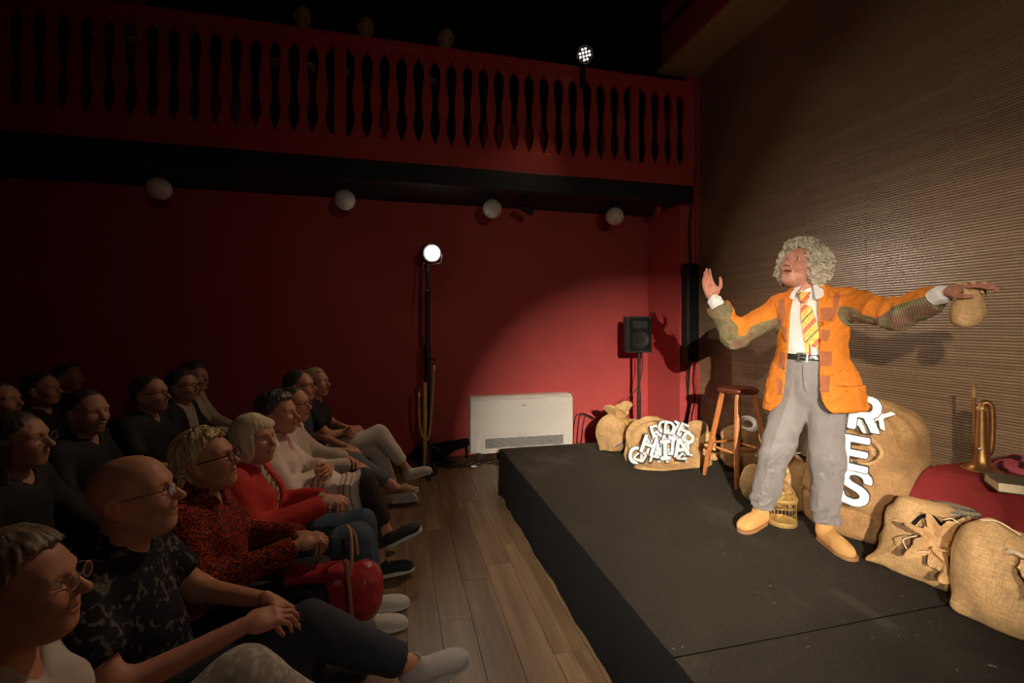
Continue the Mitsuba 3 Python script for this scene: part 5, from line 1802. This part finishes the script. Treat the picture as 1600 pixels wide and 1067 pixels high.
    # tie
    tie_poly = sg.Polygon([(-.032, .432), (-.010, .425), (.020, .412), (.045, .33), (.073, .225), (.072, .208), (.056, .176), (-.004, .213), (-.012, .25), (-.028, .34), (-.035, .39)])
    tm, b, c = drape(shirt, tie_poly, pel, R, .008, .004, .0045)
    def tie_col(b, c):
        s = (c * .80 - b * 1.05 + .02) / .115 % 1
        out = np.tile(np.array([.70, .47, .125]), (len(b), 1))
        out[(s > .08) & (s < .16)] = (.58, .045, .035); out[(s >= .16) & (s < .185)] = (.75, .70, .60); out[(s >= .185) & (s < .27)] = (.58, .045, .035)
        out[(s > .62) & (s < .68)] = (.10, .075, .06)
        return out
    paint(key, 'tie', tm, tie_col(b, c), smooth=False)
    tm, b, c = drape(shirt, sg.Polygon([(-.012, .23), (.018, .23), (.026, .135), (.018, .122), (.002, .135)]), pel, R, .001, .003, .006)
    paint(key, 'tie_tail', tm, np.where((np.abs(b - .021) < .006)[:, None], np.array([.58, .045, .035]), np.array([.70, .47, .125])), smooth=False)
    kc = pel + u * .466 + f * .118 - l * .020

    def knot(P):
        q = P - kc; x, y, z = q @ f, q @ l, q @ u
        L = np.stack([x, y, z], 1)
        wdt = .016 + .016 * np.clip((z + .03) / .06, 0, 1)
        return np.maximum(np.maximum(np.hypot(np.abs(y) / wdt, x / .017) - 1, 0) * .014 + np.minimum(np.hypot(y / wdt, x / .017) - 1, 0) * .014, np.abs(z) - .032)
    km = sdf_mesh(knot, kc - .07, kc + .07, .0045)
    q = km.vertices - kc
    paint(key, 'tie_knot', km, tie_col(q @ l, q @ u * 1.0 + .02))

    # jacket
    hem_c = -.215

    def jac(P, t=.030):
        q = P - pel; a, b, c = q @ f, q @ l, q @ u
        d = torso_d(P, J, t)
        flare = np.clip(-c, 0, .25)
        d = smin(d, ell(P, pel - u * .06 + l * .022, (.142 + t * .5, .205 + t * .5, .215), R), .09)
        d2 = np.hypot(a / (.150 + .25 * flare), (b - .024) / (.212 + .30 * flare)) - 1
        d = np.where(c < -.02, smin(d, d2 * .16, .05), d)
        arms = None
        for i in (0, 1):
            ax = unit(wr[i] - el[i]); e = wr[i] - ax * .062
            A = arm_d(P, J['sh'][i], el[i], wr[i], .018, (.062, .052, .046))
            A = smax(A, (P - e) @ ax, .004)
            A = A + .007 * np.sin(((P - el[i]) @ unit(el[i] - J['sh'][i])) * 75 + 6 * fbm(P, 8, 4)) * np.exp(-(np.linalg.norm(P - el[i], axis=1) / .13) ** 2)
            arms = A if arms is None else np.minimum(arms, A)
        d = smin(d, arms, .018)
        w_ = np.clip(np.minimum(np.linalg.norm(P - el[0], axis=1), np.linalg.norm(P - el[1], axis=1)) / .16, 0, 1)
        d = d + .014 * fbm(P, 7, 5) + .007 * creases(P * np.array([1, 1, .7]), 6, 12) + .006 * fbm(P, 20, 15)
        return d + (1 - w_) * .010 * creases(P, 11, 21) + .005 * creases(P, 10, 33)

    oc = np.array([-.24, -.185, -.15, -.10, .0, .12, .20, .28, .36, .46, .53, .62])
    ol = np.array([-.205, -.150, -.118, -.104, -.094, -.094, -.092, -.092, -.090, -.082, -.074, -.06])
    orr = np.array([.200, .160, .112, .085, .070, .066, .066, .062, .058, .048, .044, .040])

    def opening(P):
        q = P - pel; a, b, c = q @ f, q @ l, q @ u
        lo_, hi_ = np.interp(c, oc, ol), np.interp(c, oc, orr)
        return np.maximum(np.maximum(lo_ - b, b - hi_), .0 - a)

    def jacket(P):
        d = jac(P)
        inner = d + .013
        q = P - pel; c = q @ u
        d = np.where(c < .10, np.maximum(d, -inner), d)
        d = smax(d, -opening(P), .006)
        hemz = hem_c + .03 * np.clip((q @ l) / .25, -1, 1) + .03
        d = smax(d, (hemz - c), .005)
        d = smax(d, -ell(P, nk + u * .055 + f * .02, (.085, .082, .075), R), .008)
        return d
    lo, hi = bounds([pel - u * .28, nk, *el, *wr], .20)
    jm = sdf_mesh(jacket, lo, hi, .0078)
    V = jm.vertices

    def tweed_mask(V):
        out = np.full(len(V), -1.0)
        for i in (0, 1):
            ax1, ax2 = unit(el[i] - J['sh'][i]), unit(wr[i] - el[i])
            t1 = (V - J['sh'][i]) @ ax1; t2 = (V - el[i]) @ ax2
            L1 = np.linalg.norm(el[i] - J['sh'][i])
            r1 = V - J['sh'][i] - t1[:, None] * ax1; r2_ = V - el[i] - t2[:, None] * ax2
            wob = .010 * np.sin(V[:, 2] * 60) + .012 * fbm(V, 16, 9)
            a = np.minimum(np.minimum(t1 - .055, L1 + .03 - t1), np.minimum(.12 - np.linalg.norm(r1, axis=1), -.010 - r1[:, 2] + wob))
            if i == 0:
                b = np.minimum(np.minimum(t2 + .03, .11 - np.linalg.norm(r2_, axis=1)), np.minimum(.010 - r2_[:, 2] + wob, t1 - L1 * .6))
            else:
                inner = unit(J['sh'][i] - el[i]); inner = unit(inner - ax2 * np.dot(inner, ax2))
                b = np.minimum(np.minimum(t2 + .08, .11 - np.linalg.norm(r2_, axis=1)), np.minimum(.030 + .30 * np.clip(t2 - .08, 0, 1) - r2_ @ inner + wob, t1 - L1 * .5))
            out = np.maximum(out, np.maximum(a, b))
        return np.clip(.5 + out / .03, 0, 1)
    uvj = np.stack([np.zeros(len(V)), tweed_mask(V)], 1)
    put(key, 'jacket', jm, 'm_tweed', True, uv=uvj)
    jfront = lambda P: jac(P)

    def jpatch(name, poly, uvx, off=.001, thick=.002, step=.014, **kw):
        m, b, c = drape(jfront, poly, pel, R, off, thick, step)
        return put(key, name, m, 'm_tweed', 30 if False else False, uv=np.tile([uvx, 0.0], (len(m.vertices), 1)), **kw)
    P_ = sg.Polygon
    jpatch('lapel', P_([(-.078, .520), (-.125, .495), (-.150, .462), (-.143, .452), (-.163, .440), (-.150, .38), (-.115, .245), (-.096, .20), (-.094, .36), (-.084, .46)]), 0.0, .004, .005)
    jpatch('lapel', P_([(.044, .535), (.095, .520), (.132, .502), (.124, .488), (.150, .478), (.138, .38), (.105, .24), (.070, .165), (.064, .30), (.058, .36), (.048, .46)]), 0.0, .004, .005)
    jpatch('darned_patch', P_([(-.150, .455), (-.120, .462), (-.105, .385), (-.126, .30), (-.145, .37)]), .5, .009, .002, label='purple darned patch')
    jpatch('darned_patch', P_([(-.128, .30), (-.100, .29), (-.098, .21), (-.112, .215)]), .5, .009, .002, label='purple darned patch')
    jpatch('darned_patch', P_([(.066, .405), (.122, .41), (.118, .335), (.068, .335)]), .5, .009, .002, label='purple darned patch')
    jpatch('darned_patch', P_([(.120, .495), (.146, .478), (.128, .36), (.114, .36)]), .5, .009, .002, label='purple darned patch')
    jpatch('darned_patch', P_([(.070, .285), (.112, .285), (.100, .225), (.078, .225)]), .5, .009, .002, label='purple darned patch')
    jpatch('darned_patch', sg.box(.074, .085, .122, .165), .5, label='purple darned patch')
    jpatch('darned_patch', sg.box(.078, -.055, .118, .035), .5, label='purple darned patch')
    jpatch('darned_patch', sg.box(-.140, .055, -.100, .145), .5, label='purple darned patch')
    jpatch('darned_patch', sg.box(-.136, -.10, -.108, -.01), .5, label='purple darned patch')
    jpatch('pocket_flap', P_([(.135, .105), (.196, .098), (.202, .05), (.190, .042), (.152, .050), (.140, .062)]), 0.0, .003, .006)
    jpatch('pocket_flap', P_([(-.140, .085), (-.180, .060), (-.186, .015), (-.172, .008), (-.146, .045)]), 0.0, .003, .006)
    for b_, c_ in ((-.104, .055), (.076, .205)):
        m, _, _ = drape(jfront, sg.Point(b_, c_).buffer(.0075), pel, R, .002, .004, .02)
        paint(key, 'button', m, (.10, .06, .03), smooth=False)
    # shoes
    for i in (0, 1):
        shoe(key, an[i] + [0, 0, -.006], toe[i], (0, 0, 1), .295, (.55, .30, .105), (.26, .13, .055), 'shoe', .0055, .020)
    return key


performer()

k = thing('small_pouch', 'small burlap pouch held out in the left hand of the performer', 'pouch')
PB = np.array([2.462, 1.510, 1.790])


def f_pouch(P):
    q = P - PB
    L = np.stack([q @ np.array([.632, -.775, 0]), q @ np.array([.775, .632, 0]), q[:, 2]], 1)
    d = ell(L, (-.004, 0, -.018), (.056, .046, .062))
    d = smin(d, ell(L, (-.018, 0, -.045), (.040, .040, .040)), .03)
    d = smin(d, cone(L, (.0, 0, .02), (.008, .0, .078), .040, .030), .03)
    a = np.arctan2(L[:, 1], L[:, 0] - .008)
    shell = np.abs(np.hypot(L[:, 0] - .010, L[:, 1]) - (.034 + .010 * np.sin(a * 5) + .25 * np.clip(L[:, 2] - .075, 0, 1))) - .005
    shell = np.maximum(shell, np.maximum(.055 - L[:, 2], L[:, 2] - .106 - .006 * np.sin(3 * a)))
    d = smin(d, shell, .010)
    return d + .009 * fbm(P, 26, 3) + .004 * np.sin(a * 9) * np.clip((L[:, 2] - .01) * 14, 0, 1)


put(k, 'cloth', sdf_mesh(f_pouch, PB - .14, PB + .16, .005), 'm_burlap', smooth=True)
put(k, 'string', tube([PB + np.array([.632, -.775, 0]) * (.004 + .034 * math.cos(a)) + np.array([.775, .632, 0]) * .034 * math.sin(a) + [0, 0, .058] for a in np.arange(20) * 2 * math.pi / 20], .003, 6, True), 'm_string', smooth=True)
# ------------------------------------------------------------------ the audience
fair, tan, pale, dim = (.50, .245, .155), (.48, .235, .145), (.54, .29, .195), (.46, .24, .155)
down = (0, .15, 1)


def rest_hands(a=.32, up_r=(0, -.3, 1), up_l=(0, .3, 1)):
    c = (a, a + .04, a + .08, a + .12)
    return [((.85, -.45, -.15), up_l, c), ((.85, .45, -.15), up_r, c)]


def two_tone(c0, c1, s, cut=.0, seed=1, st=(1, 1, 1)):
    """A cloth pattern of blotches: c1 where the noise is above cut."""
    def fn(V):
        n = meshkit.fbm(V * s * np.array(st) + 31, 2, seed) - .5
        return np.where((n > cut)[:, None], np.array(c1), np.array(c0))
    return fn


def lace(V):
    n = meshkit.fbm(V * 60, 2, 5)
    return np.where((n > .56)[:, None], np.array([.50, .47, .42]), np.array([.34, .32, .29]))


def straight(y=0.12, x=.44, foot=.46):
    return {'kn': [(x, y, .53), (x, -y, .53)], 'an': [(foot, y, .095), (foot, -y, .095)]}


white_sn = {'color': (.50, .47, .42), 'sole': (.60, .57, .52)}
S_ = {}
# P1: nearest woman at the lower left
S_['near'] = sitter('smiling grey haired woman with glasses and a white top in the bottom left corner', (-.83, 1.29), dict(
    ch=(-.06, 0, .82), nk=(-.05, .0, .985), head=(.0, .01, 1.108), look_at=(6, 6, 0), hh=.0042, h=.011, hb=.018, shw=.165, wide=.98, bust=True, sleeve='short', vneck=.09, top_t=.010,
    face=dict(skin=fair, smile=.9, open=.30, teeth=True, brow=(.16, .11, .08), hair='short', hc0=(.10, .075, .05), hc1=(.20, .15, .10), volume=.014, strand=.010, wave=.008, glasses=(.45, .30, .18), rim=.0012, jowl=True, nose=1.12, size=.96),
    el=[(.03, .22, .70), (.03, -.22, .70)], wr=[(.26, .06, .66), (.26, -.06, .64)], hands=rest_hands(),
    kn=[(.36, .10, .53), (.40, .17, .70)], an=[(.40, .10, .095), (.66, .26, .42)], toe=[(1, .1, 0), (.9, .2, -.3)], top=(.52, .49, .44), legs=lace, leg_t=.022, shoe=dict(color=(.1, .08, .07), kind='shoe', sole=(.05, .05, .05)), group='audience in the front row'))
# P2: bald man
S_['bald'] = sitter('smiling bald man with thin glasses and a dark leaf print shirt in the front row', (-.80, 1.70), dict(
    ch=(-.05, 0, .87), nk=(-.035, 0, 1.035), head=(.0, .005, 1.175), look_at=(2, 9, 0), hh=.0042, h=.0105, hb=.016, shw=.185, wide=1.08, belly=.6, sleeve='short', vneck=.0,
    face=dict(skin=(.50, .235, .15), smile=.75, open=.28, teeth=True, brow=(.16, .10, .07), glasses=(.20, .12, .06), rim=.0018, nose=1.1, size=1.04, neckw=1.12, stubble=(.40, .24, .18), jowl=True),
    el=[(.09, .25, .735), (.07, -.25, .74)], wr=[(.37, .085, .745), (.345, -.085, .775)], hands=[((.80, -.12, -.52), (.45, .15, .85), (.16, .2, .24, .3), {'spread': .9}), ((.88, .45, -.05), (.05, -.30, 1), (.30, .34, .38, .42))],
    kn=[(.42, .05, .53), (.49, .10, .625)], an=[(.47, .03, .095), (.86, .20, .35)], toe=[(1, .05, 0), (.98, .15, .10)], shoe_up=[(0, 0, 1), (-.10, -.25, 1)], top='m_leaves', legs=(.030, .036, .050), leg_end=.86, leg_t=.016,
    shoe=dict(color=(.40, .37, .36), sole=(.50, .47, .45), L=.295, h=.005), group='audience in the front row'))
# P3: short blonde, dotted cardigan
S_['dots'] = sitter('woman with short blonde hair and dark glasses in a red speckled cardigan', (-.79, 2.26), dict(
    ch=(-.04, 0, .82), nk=(-.03, 0, .985), head=(.0, .0, 1.125), look_at=(-6, 12, 0), hh=.0045, h=.011, hb=.018, shw=.168, wide=1.04, belly=.5, bust=True, vneck=.06, top_t=.020, fold=.024,
    face=dict(skin=tan, brow=(.25, .17, .10), hair='short', hc0=(.30, .20, .085), hc1=(.62, .47, .26), volume=.012, strand=.020, wave=.018, glasses=(.06, .02, .03), rim=.0024, lens_h=.020, tint=True, nose=.95, jowl=True),
    el=[(.08, .22, .70), (.06, -.225, .69)], wr=[(.36, .05, .74), (.37, -.05, .745)], hands=[((.8, -.45, .1), (0, .3, 1), (.6, .62, .65, .7)), ((.85, .40, .1), (0, -.35, 1), (.65, .68, .7, .72))],
    **straight(.10, .42, .44), top='m_speckle', top_name='cardigan', legs=(.016, .016, .018), shoe=dict(color=(.03, .03, .03), kind='shoe', sole=(.02, .02, .02)), group='audience in the front row'))
# P4: red jacket
S_['red'] = sitter('woman with a straight white blonde bob in a bright red jacket and jeans', (-.74, 2.74), dict(
    ch=(-.04, 0, .80), nk=(-.03, 0, .965), head=(.005, -.005, 1.098), look_at=(-26, 6, 0), hh=.0045, h=.011, hb=.018, shw=.165, wide=1.0, bust=True, vneck=.03, top_t=.010, jacket=(.50, .035, .030), open=.035, fold=.022,
    face=dict(skin=pale, brow=(.35, .26, .17), hair='bob', hc0=(.50, .40, .24), hc1=(.80, .70, .50), volume=.006, strand=.005, nose=1.0),
    el=[(.06, .22, .68), (.05, -.225, .68)], wr=[(.35, .05, .735), (.36, -.035, .74)], hands=[((.75, -.55, .1), (0, .3, 1), (.5, .55, .6, .62)), ((.85, .42, .0), (0, -.35, 1), (.5, .52, .56, .6))],
    kn=[(.54, .13, .535), (.53, -.04, .53)], an=[(.60, .14, .095), (.585, -.04, .095)], toe=[(1, .05, 0), (1, -.02, 0)], top=two_tone((.40, .36, .28), (.03, .03, .03), 60, .03, 4), top_name='blouse', legs=(.055, .085, .125), leg_t=.014, shoe=white_sn, group='audience in the front row'))
# P5: cream blouse, arms crossed
S_['cream'] = sitter('woman with short dark curly hair in a cream blouse with folded arms and black shoes', (-.72, 3.20), dict(
    ch=(-.04, 0, .84), nk=(-.03, 0, 1.005), head=(.0, 0, 1.142), look_at=(-14, 6, 0), hh=.005, h=.012, hb=.018, shw=.168, wide=1.02, bust=True, vneck=.09, top_t=.020, fold=.026,
    face=dict(skin=tan, brow=(.05, .04, .03), hair='short', hc0=(.025, .020, .016), hc1=(.10, .075, .05), volume=.020, strand=.012, wave=.014, nose=1.05),
    el=[(.12, .22, .74), (.10, -.22, .72)], wr=[(.30, -.06, .80), (.27, .08, .74)], hands=[((.1, -1, .1), (.9, 0, .4), (.4, .42, .45, .5)), ((.2, 1, .05), (.9, 0, .3), (.5, .5, .5, .55))],
    kn=[(.50, .12, .56), (.50, .06, .665)], an=[(.62, .02, .12), (.66, .05, .30)], toe=[(.98, .08, .05), (.92, .12, .34)], shoe_up=[(0, 0, 1), (-.34, 0, .92)], top=(.66, .55, .47), top_name='blouse', legs=(.032, .026, .024), leg_end=.80,
    shoe=dict(color=(.018, .018, .018), sole=(.50, .48, .44), kind='sneaker'), group='audience in the front row'))
# P6: glasses, pale cardigan, sandals
S_['sandal'] = sitter('person with glasses in a pale shirt, jeans and tan sandals in the front row', (-.72, 3.64), dict(
    ch=(-.04, 0, .83), nk=(-.03, 0, .99), head=(.0, 0, 1.128), look_at=(-14, 4, 0), h=.013, hb=.02, shw=.165, vneck=.05, top_t=.016, fold=.02,
    face=dict(skin=tan, brow=(.05, .04, .03), hair='man', hc0=(.03, .022, .018), hc1=(.08, .06, .045), strand=.006, glasses=(.04, .03, .03), rim=.0022),
    el=[(.10, .22, .72), (.10, -.22, .72)], wr=[(.36, -.02, .72), (.40, -.10, .70)], hands=[((.7, -.7, 0), (.3, .3, .9), (.4, .42, .45, .5)), ((.9, .1, -.3), (.2, -.2, 1), (.3, .32, .35, .4))],
    kn=[(.42, .10, .53), (.40, .05, .66)], an=[(.60, .10, .10), (.685, .06, .475)], toe=[(1, .1, 0), (.92, -.05, .12)], top=(.50, .43, .35), legs=(.085, .105, .125), leg_end=.84, shoe=dict(color=(.36, .22, .12), sole=(.55, .50, .42), kind='sandal', L=.25), group='audience in the front row'))
# P7: man in navy
S_['navy'] = sitter('dark haired man with glasses in a navy shirt in the front row', (-.76, 4.06), dict(
    ch=(-.04, 0, .90), nk=(-.03, 0, 1.065), head=(.0, 0, 1.205), look_at=(-8, 5, 0), h=.014, hb=.02, shw=.19, wide=1.08, sleeve='short', vneck=.0,
    face=dict(skin=tan, brow=(.04, .03, .02), hair='man', hc0=(.025, .018, .014), hc1=(.07, .05, .04), glasses=(.03, .02, .02), rim=.0022, size=1.03),
    el=[(.08, .25, .76), (.08, -.25, .74)], wr=[(.36, .05, .68), (.36, -.05, .68)], hands=rest_hands(.4), **straight(.12, .43, .45), top=(.030, .040, .060), legs=(.05, .05, .055), shoe=dict(color=(.05, .04, .04), kind='shoe', sole=(.03, .03, .03)), group='audience in the front row'))
# P8: blonde, black T-shirt
S_['black'] = sitter('blonde woman in a black T-shirt and white trousers with crossed legs nearest the red wall', (-.70, 4.50), dict(
    ch=(-.04, 0, .86), nk=(-.03, 0, 1.03), head=(.0, .0, 1.18), look_at=(-22, 6, 0), h=.013, hb=.02, shw=.168, bust=True, sleeve='short', vneck=.03,
    face=dict(skin=tan, brow=(.20, .14, .08), hair='tail', hc0=(.25, .17, .08), hc1=(.50, .37, .19), volume=.006),
    el=[(.10, .22, .76), (.12, -.22, .75)], wr=[(.30, -.05, .76), (.33, .02, .735)], hands=[((.3, -.95, .0), (.8, 0, .5), (.4, .42, .45, .5)), ((.5, .8, -.1), (.7, 0, .6), (.4, .42, .45, .5))],
    kn=[(.50, .10, .54), (.54, .02, .69)], an=[(.68, .06, .105), (.80, .0, .335)], toe=[(1, .0, 0), (.93, -.06, .22)], shoe_up=[(0, 0, 1), (-.22, -.15, 1)], top=(.010, .010, .011), legs=(.58, .53, .46), leg_end=.80, shoe=dict(color=(.52, .48, .42), sole=(.58, .54, .48)), group='audience in the front row'))


def back_row(label, o, z, **kw):
    dz = z - 1.18
    base = dict(ch=(-.04, 0, .87 + dz), nk=(-.03, 0, 1.035 + dz), head=(.0, 0, z), pel=(0, 0, .545 + dz), h=.018, hb=.024, hh=.0065, hd=.008, shw=.178, vneck=.03,
                el=[(.06, .27, .74 + dz), (.06, -.27, .74 + dz)], wr=[(.34, .06, .68 + dz), (.34, -.06, .68 + dz)], hands=rest_hands(.4), **straight(), top=(.02, .02, .02), legs=(.03, .03, .035), shoe=dict(color=(.05, .04, .04), kind='shoe', sole=(.03, .03, .03), h=.009), group='audience in the rows behind', look_at=(0, 4, 0))
    face = dict(skin=dim, brow=(.05, .04, .03), hair='man', hc0=(.025, .018, .014), hc1=(.07, .05, .04)); face.update(kw.pop('face', {}))
    base.update(kw); base['face'] = face
    return sitter(label, o, base)


back_row('woman with long dark hair and glasses in the second row behind the bald man', (-1.60, 2.48), 1.205, look_at=(4, 4, 0), face=dict(hair='long', glasses=(.25, .16, .10), rim=.0014), hh=.0055)
back_row('dark haired man in black clothes in the second row, left of the bearded man', (-1.74, 3.21), 1.20, look_at=(-24, 0, 0), face=dict(hair='man', stubble=(.12, .08, .06)))
back_row('bearded man with glasses and a black polo shirt in the second row', (-1.66, 3.74), 1.225, sleeve='short', look_at=(-8, 4, 0), face=dict(hair='man', glasses=(.02, .02, .02), rim=.0022, stubble=(.14, .09, .07)))
back_row('woman in glasses, dark jacket and light top in the second row', (-1.68, 4.31), 1.205, vneck=.10, jacket=(.016, .015, .016), top=(.36, .30, .23), look_at=(-16, 4, 0), face=dict(hair='short', volume=.012, strand=.01, glasses=(.03, .02, .02), rim=.0022))
back_row('dark haired woman in a pale shirt at the far end of the second row', (-1.80, 4.86), 1.215, vneck=.12, top=(.46, .38, .28), bust=True, look_at=(-22, 6, 0), face=dict(hair='short', volume=.022, strand=.012, wave=.01))
back_row('barely lit person at the left edge of the photo in the third row', (-2.55, 3.80), 1.20, face=dict(hair='short'))
back_row('barely lit person in the third row, second from the left edge', (-2.68, 4.40), 1.20, face=dict(hair='man'))
back_row('barely lit person in the third row, farthest from the camera', (-3.00, 5.25), 1.205, face=dict(hair='short'))

# people standing on the balcony
for x, y, hx, top, lab in [(-.40, 5.52, 'man', (.02, .02, .02), 'dark haired man looking over the middle of the balcony rail'), (.50, 5.50, 'short', (.02, .02, .02), 'person looking over the balcony rail nearest the lit stage light'),
                           (-1.06, 5.50, 'man', (.05, .04, .03), 'person standing at the balcony rail left of the dark haired man'), (-2.55, 5.42, 'short', (.20, .17, .06), 'person in a yellowish top behind the left balusters of the balcony')]:
    zf = 3.41
    sitter(lab, (x, y, zf), dict(pel=(0, 0, .92), ch=(.02, 0, 1.22), nk=(.03, 0, 1.40), head=(.06, 0, 1.655), turn=-70, look_at=(-62, -16, 0), h=.022, hb=.028, hh=.0075, hd=.01, shw=.175,
         face=dict(skin=dim, hair=hx, hc0=(.02, .015, .012), hc1=(.06, .045, .035), brow=(.03, .02, .02)),
         el=[(.24, -.10, 1.02), (-.20, -.10, 1.02)], wr=[(.20, -.26, .98), (-.16, -.26, .98)], hands=[((-.2, -.9, .1), (0, 0, 1), (.4, .4, .4, .4)), ((.2, -.9, .1), (0, 0, 1), (.4, .4, .4, .4))],
         kn=[(.08, -.01, .50), (-.08, -.01, .50)], an=[(.09, 0, .09), (-.09, 0, .09)], toe=[(.2, -1, 0), (-.2, -1, 0)], top=top, legs=(.03, .03, .04), hem=.05, shoe=dict(color=(.03, .03, .03), kind='shoe', sole=(.03, .03, .03), h=.012), group='people on the balcony'))

# ------------------------------------------------------------------ chairs
for (x, y), w_ in [((-.84, 1.24), 'under the smiling grey haired woman'), ((-.84, 1.70), 'under the smiling bald man'), ((-.83, 2.26), 'under the woman in the speckled cardigan'), ((-.78, 2.74), 'under the woman in the red jacket'), ((-.76, 3.20), 'under the woman in the cream blouse'),
                   ((-.76, 3.64), 'under the person with sandals'), ((-.80, 4.06), 'under the man in the navy shirt'), ((-.74, 4.50), 'under the woman in the black T-shirt'), ((-1.66, 2.48), 'under the long haired woman of the second row'), ((-1.80, 3.21), 'under the man in black of the second row'),
                   ((-1.72, 3.74), 'under the bearded man of the second row'), ((-1.74, 4.31), 'under the woman in the dark jacket'), ((-1.86, 4.86), 'under the last woman of the second row'), ((-2.62, 3.80), 'under the person at the left edge'), ((-2.75, 4.40), 'under the second person of the third row'), ((-3.07, 5.25), 'under the farthest person of the third row')]:
    chair((x, y), 'olive fabric chair ' + w_)

# ------------------------------------------------------------------ handbag, striped cloth, watch
k = thing('red_handbag', 'soft red leather handbag on the knees of the woman in the speckled cardigan', 'handbag')
HB = np.array([-.25, 2.24, .60])


def f_bag2(P):
    q = P - HB
    L = np.stack([q[:, 0], q[:, 1], q[:, 2]], 1)
    d = rbox(L, (.03, 0, -.09), (.115, .085, .085), .045)
    d = smin(d, ell(L, (.11, .02, -.12), (.08, .09, .13)), .07)
    d = smin(d, rbox(L, (-.09, -.05, .02), (.13, .06, .022), .015), .03)
    return d + .034 * fbm(P, 9, 41) + .012 * fbm(P, 26, 42)


bgm = sdf_mesh(f_bag2, HB - [.30, .24, .34], HB + [.30, .24, .16], .0085)
mat('m_leather', {'type': 'mesh_attribute', 'name': 'vertex_color'}, .36, spec=.45)
paint(k, 'body', bgm, (.30, .020, .022), 'm_leather')
paint(k, 'handle', tube(spline([HB + [.05, -.10, .02], HB + [.06, -.11, .10], HB + [.05, -.05, .18], HB + [.03, .02, .185], HB + [.06, .06, .12], HB + [.07, .08, .02]], 36), .007, 8), (.45, .26, .16), label='tan shoulder strap')
paint(k, 'strap', tube(spline([HB + [.03, -.115, .10], HB + [.05, -.135, .0], HB + [.06, -.135, -.12], HB + [.07, -.125, -.26]], 24), .009, 8), (.30, .13, .10), 'm_gloss', label='glossy brown strap hanging in front')
for i in range(9):
    c = HB + np.array([-.10 + .004 * i, -.135 + .002 * (i % 2), -.06 - .022 * i])
    tr = trimesh.creation.torus(.011, .0028, 14, 8)
    put(k, 'chain_link', xf(tr, frame(c, [0, 0, 1], [1, .0, 0] if i % 2 else [0, 1, 0])), 'm_gold', smooth=True)
k = thing('striped_cloth', 'white cloth with dark stripes on the lap of the woman in cream', 'cloth')
V, C = [], []
nu, nv = 44, 60
for i in range(nu):
    for j in range(nv):
        a, b = i / (nu - 1), j / (nv - 1)
        x = -.50 + .27 * a + .03 * b
        s = b * .50
        if s < .20:
            y, z = 3.17 - s * .92, .760 + .012 * math.sin(a * 7) - .25 * max(0, s - .13)
        else:
            t = s - .20
            y, z = 2.986 + .018 * math.sin(a * 15 + t * 3), .742 - t * .88
        V.append([x + .008 * math.sin(b * 9), y, z + .006 * math.sin(a * 20)])
        C.append((.10, .09, .09) if (a * 9) % 1 < .13 else (.64, .57, .50))
ii, jj = np.meshgrid(np.arange(nu - 1), np.arange(nv - 1), indexing='ij')
q = np.stack([ii * nv + jj, (ii + 1) * nv + jj, (ii + 1) * nv + jj + 1, ii * nv + jj + 1], -1).reshape(-1, 4)
a_ = trimesh.Trimesh(np.array(V), np.vstack([q[:, [0, 1, 2]], q[:, [0, 2, 3]]]), process=False)
b_ = a_.copy(); b_.vertices = b_.vertices - a_.vertex_normals * .004; b_.invert()
paint(k, 'cloth', cat(a_, b_), np.vstack([C, C]))
